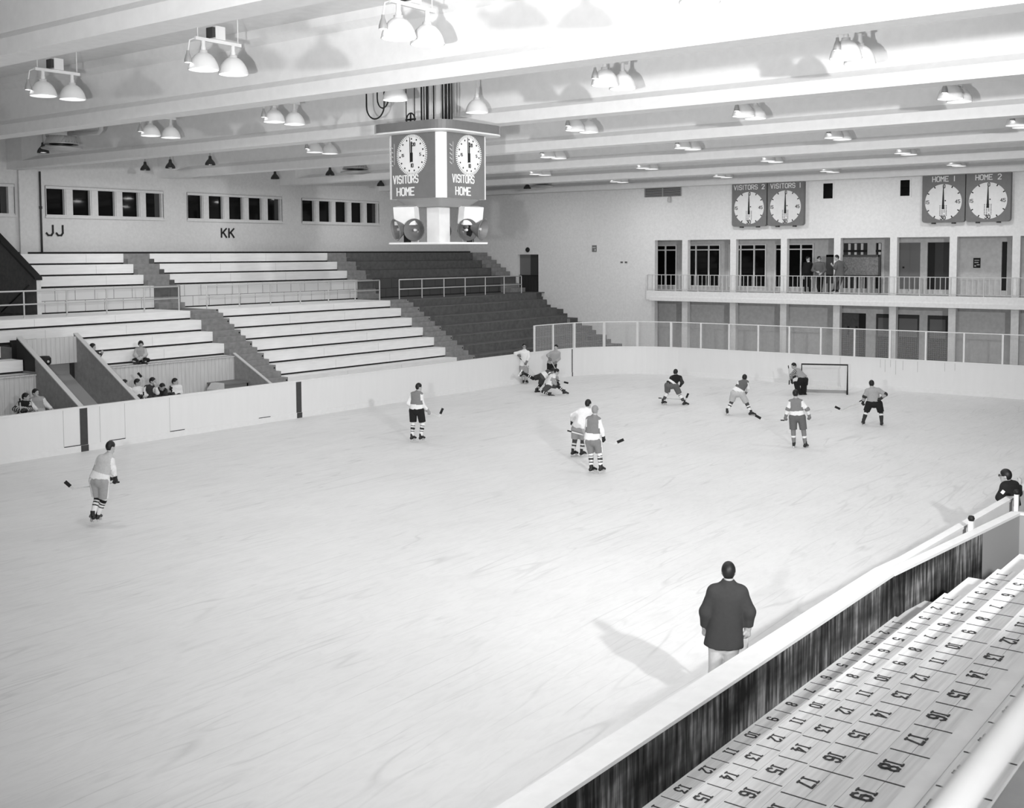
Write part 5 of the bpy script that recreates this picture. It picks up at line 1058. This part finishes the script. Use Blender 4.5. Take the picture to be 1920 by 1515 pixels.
def person(key, label, stick_label=None, blade_tape='tape'):
    o_, D = OUT[key], POSES[key]
    g = np.array(D['g'], float); v = nrm([g[0], g[1], 0]); r = np.array([v[1], -v[0], 0]); up = np.array([0, 0, 1.])
    W = lambda a: g+r*a[0]+v*a[1]+up*a[2]
    J = {n: W(a) for n, a in zip(NJ, D['J'])}
    kid = key.startswith('kid'); sc = .86 if kid else 1.
    for S in 'LR':
        o2 = J['shR' if S == 'L' else 'shL']; m_ = (J['shL']+J['shR'])/2
        if S == 'L': mL = J['shL']+(m_-J['shL'])*.16-up*.015
        else: mR = J['shR']+(m_-J['shR'])*.16-up*.015
    J['shL'], J['shR'] = mL, mR
    fd = nrm(r*D['face'][0]+v*D['face'][1]+up*D['face'][2]); hd, nk = J['head'], J['neck']
    ud = nrm(up-fd*(up@fd)); sd = np.cross(fd, ud)
    hs = (.92 if kid else 1.0)
    # --- the body: one continuous surface
    B = [('e', hd+ud*.015, (fd, sd, ud), (.097*hs, .077*hs, .108*hs)), ('e', hd+fd*.028-ud*.055, (fd, sd, ud), (.066*hs, .058*hs, .068*hs)),
         ('c', hd+fd*.088*hs+ud*.012, hd+fd*.108*hs-ud*.026, .012, .017), ('c', hd+fd*.07-ud*.098*hs+sd*.012, hd+fd*.07-ud*.098*hs-sd*.012, .024, .024),
         ('c', hd+fd*.086*hs+ud*.035+sd*.03, hd+fd*.086*hs+ud*.035-sd*.03, .014, .014)]
    for s in (-1, 1): B.append(('e', hd+sd*s*.080*hs-ud*.008-fd*.012, (fd, sd, ud), (.022, .010, .030)))
    B += [('c', hd-ud*.07-fd*.022, nk, .052*sc, .058*sc), ('c', nk, nk*.7+(J['shL']+J['shR'])*.15, .058*sc, .07*sc)]
    sm = (J['shL']+J['shR'])/2; pe = J['pel']; ax = nrm(J['shR']-J['shL']); wd = max(np.linalg.norm(J['shR']-J['shL']), .30)
    hx = nrm(J['hipR']-J['hipL']) if np.linalg.norm(J['hipR']-J['hipL']) > .05 else ax
    ch = lambda q, s: sm*(1-q)+pe*q+(ax*(1-q)+hx*q)*s
    B += [('c', J['shL'], J['shR'], .062*sc, .062*sc)]
    for s in (-.075, .075): B += [('c', ch(.12, s*1.05), ch(.55, s*.8), .098*sc, .092*sc), ('c', ch(.55, s*.8), ch(1., s), .092*sc, .098*sc)]
    for S in 'LR':
        B += [('c', J['sh'+S], J['el'+S], .05*sc, .041*sc), ('c', J['el'+S], J['wr'+S], .041*sc, .028*sc)]
        B += hand_prims(J['wr'+S], J['el'+S], v*.6-up*.2+(r if S == 'L' else -r)*.7, 1 if S == 'L' else -1)
        B += [('c', J['hip'+S], J['kn'+S], .082*sc, .056*sc), ('c', J['kn'+S], J['an'+S], .055*sc, .04*sc), ('c', J['an'+S], J['toe'+S]*.75+J['an'+S]*.25, .042*sc, .032*sc)]
    body = shell('person', B, M['skin'], .013, origin=g, k=.018); tag(body, label, 'person')
    # --- face and hair
    e = MB()
    for s in (-1, 1): e.lathe([(.0005, -.008), (.0105, 0), (.0005, .008)], hd+fd*.0865*hs+sd*s*.031+ud*.012, fd, 10)
    e.build('eyes', M['eye'], body)
    MB().bar(hd+fd*.093*hs-ud*.058+sd*.022, hd+fd*.093*hs-ud*.058-sd*.022, .012, .007, 0, ud).build('mouth', M['lip'], body)
    if o_.get('specs'):
        q = MB()
        for s in (-1, 1):
            c = hd+fd*.112*hs+sd*s*.034+ud*.010; q.tube([c+sd*.024*math.cos(a)+ud*.019*math.sin(a) for a in np.linspace(0, 2*PI, 13)[:-1]], .005, 5, closed=True)
            q.tube([c+sd*s*.026+ud*.004, hd+sd*s*.088*hs-fd*.01+ud*.006], .004, 5)
        q.tube([hd+fd*.114*hs+sd*.012+ud*.012, hd+fd*.114*hs-sd*.012+ud*.012], .004, 5); q.build('eyeglasses', M['black'], body)
    hn = nrm(fd*.80-ud*.60)
    gr = .020 if o_.get('bowl') else .009
    H = [('e', hd+ud*.02-fd*.002, (fd, sd, ud), ((.099+gr)*hs, (.079+gr)*hs, (.109+gr)*hs))]
    cuts = [(hd+fd*.052*hs+ud*.018, hn), (hd-ud*(.085 if not o_.get('bowl') else .055), -ud)]
    low = -.030 if o_.get('bowl') else .004
    shell('hair', H, M[o_['hair']], .0085, body, cut=cuts, k=.005, keep=((hd+ud*low, -ud), (hd-fd*.038, fd)))
    # --- jersey
    T = .022 if not o_.get('jacket') else .04
    hemq = 1.0+o_.get('coat', .02 if 'trousers' not in o_ else .1)
    G = [('c', J['shL'], J['shR'], .056*sc+T, .056*sc+T), ('f', ch(.1, 0), ch(hemq, 0), .115*sc+T, .115*sc+T*1.3), ('c', nk+(sm-nk)*.25, J['shL'], .05*sc+T*.6, .052*sc+T*.8), ('c', nk+(sm-nk)*.25, J['shR'], .05*sc+T*.6, .052*sc+T*.8)]
    for s in (-.078, .078): G += [('c', ch(.10, s), ch(.55, s*.9), .10*sc+T, .096*sc+T), ('f', ch(.55, s*.9), ch(hemq, s*1.15), .096*sc+T, .104*sc+T*1.4)]
    n0 = len(G); ar = {}
    for S in 'LR':
        ar[S] = (len(G), len(G)+1); w = J['el'+S]+(J['wr'+S]-J['el'+S])*.86
        G += [('c', J['sh'+S], J['el'+S], .058*sc+T, .046*sc+T), ('f', J['el'+S], w, .046*sc+T, .034*sc+T*.8)]
    G.append(('f', sm*.6+nk*.4, nk*.94+hd*.06, .085*sc, .066*sc))
    names = [o_['vest'], o_['band'], o_['sleeve'], o_.get('elbow', o_['sleeve']), o_.get('hem', o_['band']), 'c_char']
    ud_t = nrm(pe-sm); LT = np.linalg.norm(pe-sm)
    def mf(pi, t, c):
        out = np.zeros(len(c), int); q = ((c-sm)@ud_t)/max(LT, .1); tors = (pi < n0) | (pi == len(G)-1)
        b0 = .68 if o_['vest'] != 'c_black' or key.startswith('bench') is False else .35
        if key == 'bench_striped': b0 = .22
        if key == 'upended': out[tors] = np.where((q[tors] > .25) & (q[tors] < .75), 0, 1)
        else:
            out[tors] = np.where(q[tors] > b0, 1, 0); out[tors & (q > .97)] = 4
            out[tors & (np.abs((c-sm)@ax) > max(.155*sc, .42*np.linalg.norm(J['shR']-J['shL']))) & (q < .4)] = 2
        for S in 'LR':
            a, b = ar[S]; m = pi == a; out[m] = np.where(t[m] < -.02, 0, 2); out[pi == b] = 2
            if 'elbow' in o_: out[(pi == a) & (t > .78)] = 3; out[(pi == b) & (t < .18)] = 3
            if o_.get('sleevebands'): out[(pi == a) & ((t*3.6 % 1) > .6)] = 5; out[(pi == b) & ((t*3 % 1) > .62)] = 5
            if key == 'bench_striped': out[(pi == a) & (t > .55)] = 5; out[(pi == b) & ((t*3 % 1) > .5)] = 5
        return out
    shell('jacket' if o_.get('jacket') or 'coat' in o_ else 'jersey', G, [M[n] for n in names], .013, body, matfn=mf, k=.035)
    if o_.get('collar'): shell('collar', [('F', sm*.35+nk*.65+fd*.02, nk*.86+hd*.14, .088, .068)], M[o_['collar']], .010, body, k=.004)
    if o_.get('watch'): MB().bar(J['elL']+(J['shL']-J['elL'])*.35-v*.09+up*.02, J['elL']+(J['shL']-J['elL'])*.75-v*.09-up*.01, .03, .05).build('arm_badge', M['c_white'], body)
    # --- legs
    if 'trousers' in o_:
        G = [('c', J['hipL'], J['hipR'], .10*sc, .10*sc), ('f', J['pel']*.5+(J['hipL']+J['hipR'])*.25, J['pel']*.75+sm*.25, .13*sc, .125*sc)]
        for S in 'LR': G += [('c', J['hip'+S], J['kn'+S], .10*sc, .080*sc), ('f', J['kn'+S], J['an'+S], .080*sc, .066*sc)]
        shell('trousers', G, M[o_['trousers']], .014, body, k=.02)
    else:
        G = [('c', J['hipL'], J['hipR'], .118, .118), ('f', (J['hipL']+J['hipR'])/2, J['pel']*.7+sm*.3, .15, .13)]
        for S in 'LR': G.append(('f', J['hip'+S], J['hip'+S]+(J['kn'+S]-J['hip'+S])*.86, .125, .108))
        def mfs(pi, t, c):
            out = np.zeros(len(c), int)
            if 'side' in o_:
                for S, i, sg in (('L', 2, -1), ('R', 3, 1)):
                    m = pi == i; w = (c-J['hip'+S])@r*sg; dd = np.abs((c-J['hip'+S]-(t[:, None])*(J['kn'+S]-J['hip'+S])*.86)@v+.05); out[m & (w > .03) & (dd < .03)] = 1
            return out
        shell('hockey_shorts', G, [M[o_['shorts']], M[o_.get('side', o_['shorts'])]], .013, body, matfn=mfs, k=.025)
        for S in 'LR':
            k0 = J['kn'+S]+(J['hip'+S]-J['kn'+S])*.22
            Gs = [('c', k0, J['kn'+S], .074, .07), ('c', J['kn'+S], J['kn'+S]*.55+J['an'+S]*.45, .07, .066), ('f', J['kn'+S]*.55+J['an'+S]*.45, J['an'+S], .066, .05)]
            def mfk(pi, t, c, S=S):
                ab = J['an'+S]-J['kn'+S]; q = ((c-J['kn'+S])@ab)/max(ab@ab, 1e-6); out = np.zeros(len(c), int)
                for a, b in o_['stripes']: out[(q > a) & (q < b)] = 1
                return out
            shell('sock', Gs, [M[o_['sock']], M[o_['sdark']]], .011, body, matfn=mfk, k=.01)
            if o_.get('pads'):
                f_ = nrm(fd*[1, 1, 0]); q = [('c', J['kn'+S]+f_*.07+up*.13+r*x, J['an'+S]+f_*.07+r*x, .06, .055) for x in (-.055, 0, .055)]
                shell('leg_pad', q, M['c_black'], .013, body, k=.015)
    # --- feet
    for S in 'LR':
        an, toe = J['an'+S], J['toe'+S]; kn = J['kn'+S]; fw = toe-an; sh = nrm(an-kn)
        dn = nrm(-up) if an[2]-g[2] < .35 else sh
        fw = nrm(fw-dn*(fw@dn)) if np.linalg.norm(fw-dn*(fw@dn)) > .02 else nrm(fd*[1, 1, 0])
        bl = .105 if (o_.get('shoes') or key.startswith('bench')) else .085
        heel = an+dn*.06-fw*.035; tip = an+dn*.068+fw*.165*sc; lat = np.cross(dn, fw)
        pr = [('f', an+dn*.01, an-dn*.085 if not o_.get('shoes') else an-dn*.03, .052*sc, .050*sc), ('c', heel, an+dn*.03+fw*.07, .046*sc, .046*sc), ('c', an+dn*.03+fw*.05, tip, .046*sc, .036*sc)]
        cut = [(an+dn*.097, dn)]
        if o_.get('shoes') or key.startswith('bench'): shell('shoe', pr, M['leather'], .011, body, cut=cut, k=.015); continue
        sk = shell('skate', pr, M['leather'], .011, body, cut=cut, k=.015)
        z0 = an+dn*.096; q = MB(); q.bar(z0-fw*.09+dn*.045, z0+fw*.20+dn*.045, .006, .026, 0, dn)
        for x in (-.05, .10): q.bar(z0+fw*x, z0+fw*x+dn*.04, .03, .012, 0, fw)
        q.build('blade', M['blade'], sk)
    # --- gloves
    if o_.get('glove'):
        for S in 'LR':
            wr, el = J['wr'+S], J['el'+S]; d = nrm(wr-el); sg = 1 if S == 'L' else -1
            P = hand_prims(wr, el, v*.6-up*.2+(r if S == 'L' else -r)*.7, sg, .0185)
            P = [(p[0], p[1], p[2], p[3]+.012 if p[3] > .0225 else p[3], p[4]+.012 if p[3] > .0225 else p[4]) for p in P]
            P.append(('F', wr-d*.075, wr+d*.02, .056, .044)); shell('hockey_glove', P, M[o_['glove']], .009, body, k=.007)
    # --- stick, a thing of its own
    if 'stick' in D and stick_label:
        a, b, c = [Vector(W(q)) for q in D['stick']]
        o = empty('hockey_stick', b, stick_label, 'hockey stick', 'hockey sticks')
        q = MB(); q.bar(a, b, .022, .03); q.build('shaft', M['stick'], o); d = unit(a-b)
        MB().bar(a, a-d*.12, .026, .034).build('butt_tape', M[blade_tape], o)
        q = MB(); e = unit(c-b); q.bar(b-e*.01, b+e*.10, .014, .06); q.build('blade_heel', M['stick'], o)
        MB().bar(b+e*.08, c if (c-b).length > .2 else b+e*.27, .016, .075).build('blade_tape', M[blade_tape], o)
    return body

PEOPLE = [
 ('skater', 'person skating away at far left in pale vest and light grey shorts, stick trailing behind', 'hockey stick trailing behind the lone skater at far left'),
 ('p783', 'person standing by the far boards in grey vest and black shorts, holding a stick level', 'hockey stick held level by the player in black shorts near the far boards'),
 ('white_leaner', 'person in white jersey and glasses leaning one elbow on the corner boards', 'hockey stick held by the white-shirted player leaning on the corner boards'),
 ('gray_leaner', 'person in grey sweater and black shorts standing against the corner boards', 'hockey stick across black shorts of the grey-sweatered player by the corner boards'),
 ('upended', 'person in dark jersey with white back, tumbling in the corner with one leg flung back', None),
 ('lunger', 'person down on one knee in the corner scramble, dark shorts and white jersey', 'hockey stick reaching right from the kneeling player in the corner scramble'),
 ('blond', 'person with fair hair in grey vest and grey shorts, seen from behind at mid ice', 'hockey stick held level in front of the fair-haired player at mid ice'),
 ('white_back', 'person in all-white jersey and pale shorts, standing just behind the fair-haired player', None),
 ('dark_croucher', 'person in dark jersey with pale waist band, crouching with legs spread near the end boards', 'hockey stick of the crouching player in the dark jersey'),
 ('croucher', 'person in dark vest, white sleeves and pale shorts, crouching with legs wide apart', None),
 ('goalie', 'person in banded grey jersey and black leg pads, hunched in front of the goal', 'goalkeeper stick held upright beside the goal'),
 ('vest_back', 'person in grey vest with big gloves, seen from behind in line with the goal', 'long hockey stick stretched out left by the big-gloved player'),
 ('gray_back', 'person in plain grey jersey and black shorts, hand on hip, right of the goal', 'hockey stick stretched out left by the grey-jerseyed player right of the goal'),
 ('coach', 'person in dark jacket and pale trousers standing on the ice just behind the near boards', 'hockey stick in the right hand of the person in dark jacket'),
 ('black_sweater', 'person in black sweater with glasses at the near boards, at the right edge', None),
 ('bench_striped', 'person in striped dark jersey seated in the left team box, holding an upright stick', 'upright hockey stick held in the left team box'),
 ('bench_vest', 'person in grey vest and white sleeves seated in the left team box next to the tunnel', None),
 ('bench_a', 'person in white shirt in the right team box, closest to the tunnel wall', None),
 ('bench_b', 'person in white shirt with raised stick, second from tunnel in right team box', 'hockey stick with black blade raised above the heads in the right team box'),
 ('bench_c', 'person in dark vest over white shirt, in the middle of the right team box', None),
 ('bench_hunched', 'person in dark clothes hunched forward in the right team box', None),
 ('bench_white', 'person in white sweater, right end of the seated group in right team box', 'upright hockey stick before the rightmost seated player in right team box'),
 ('kid_plaid', 'child with dark bowl haircut and light shirt sitting above the right team box', None),
 ('kid_dark', 'child in dark coat sitting on the bench right beside the tunnel wall', None),
 ('balcony_dark', 'person in black suit and white collar standing at the back on the gallery', None),
 ('balcony_coat', 'person in grey overcoat and glasses standing at the gallery railing', None),
 ('balcony_leaner', 'person in grey coat leaning to the left at the gallery railing beside the slate board', None),
]
for k, l, s in PEOPLE: person(k, l, s)

# ================================================================== LIGHT AND CAMERA
def area(name, loc, size, energy, rot=(0, 0, 0), shape='DISK', spread=PI):
    l = bpy.data.lights.new(name, 'AREA'); l.shape = shape; l.size = size; l.energy = energy; l.spread = spread
    o = bpy.data.objects.new(name, l); o.location = loc; o.rotation_euler = rot; COL.objects.link(o); return o
for x, ys in zip(LX, LY):
    for y in (ys if LAMP_W else []): area('lamp_light', (x, y, RIM-.01), .5, LAMP_W)
for x, y, _l in (SMALL if BELL_W else []): area('bell_light_source', (x, y, 9.09), .3, BELL_W)
def flash(name, loc, aim, energy, size, cone):
    """a flashgun in its reflector: a spot with a soft edge"""
    l = bpy.data.lights.new(name, 'SPOT'); l.energy = energy; l.shadow_soft_size = size; l.spot_size = math.radians(cone); l.spot_blend = 1.
    o = bpy.data.objects.new(name, l); o.location = loc
    o.rotation_euler = (Vector(aim)-Vector(loc)).to_track_quat('-Z', 'Y').to_euler(); COL.objects.link(o); return o
if FLASH_R: flash('flash_right', (6.4, -3.6, 7.8), (38, 25, 5.6), FLASH_R, .22, 82)
if FLASH_L: flash('flash_left', (.2, 2.2, 5.6), (38, 27, 6.8), FLASH_L, .10, 80)
l = bpy.data.lights.new('near_fill_light', 'POINT'); l.energy = NEAR_FILL; l.shadow_soft_size = .06      # added fill behind the camera, brightens the near seats and pipe rail
o = bpy.data.objects.new('near_fill_light', l); o.location = (-1.5, -2.2, 6.3); COL.objects.link(o)
w = bpy.data.worlds.new('World'); SC.world = w; w.use_nodes = True
w.node_tree.nodes['Background'].inputs['Color'].default_value = (1, 1, 1, 1); w.node_tree.nodes['Background'].inputs['Strength'].default_value = AMB

cam = bpy.data.cameras.new('camera'); co = bpy.data.objects.new('camera', cam); COL.objects.link(co)
cam.sensor_fit = 'HORIZONTAL'; cam.sensor_width = 36.; cam.lens = 2117.637/1920*36
cam.shift_x = 0.; cam.shift_y = -(757.5-608.294)/1920
cam.clip_start = .05; cam.clip_end = 300
yaw, pitch, roll = [math.radians(a) for a in (37.45242, 3.58468, -.25960)]
Ry = Matrix(((math.cos(yaw), 0, math.sin(yaw)), (0, 1, 0), (-math.sin(yaw), 0, math.cos(yaw))))
Rx = Matrix(((1, 0, 0), (0, math.cos(pitch), -math.sin(pitch)), (0, math.sin(pitch), math.cos(pitch))))
Rz = Matrix(((math.cos(roll), -math.sin(roll), 0), (math.sin(roll), math.cos(roll), 0), (0, 0, 1)))
R3 = Rz @ Rx @ Ry                       # columns: hall right, down, forward seen in the camera's frame
Bm = Matrix((R3.col[2], -R3.col[0], -R3.col[1])).transposed()      # hall x, y, z -> camera right, down, forward
inv = Bm.transposed()
cr, cd, cf = inv.col[0], inv.col[1], inv.col[2]
co.matrix_world = Matrix(((cr.x, -cd.x, -cf.x, 0), (cr.y, -cd.y, -cf.y, 0), (cr.z, -cd.z, -cf.z, 5.8), (0, 0, 0, 1)))
cam.dof.use_dof = True; cam.dof.focus_distance = 24.; cam.dof.aperture_fstop = 6.6
SC.camera = co
SC.view_settings.view_transform = 'Standard'; SC.view_settings.look = 'None'; SC.view_settings.gamma = 1.; SC.view_settings.use_curve_mapping = False
SC.view_settings.exposure = EXPO
SC.cycles.use_denoising = True; SC.cycles.max_bounces = 6; SC.cycles.diffuse_bounces = 4
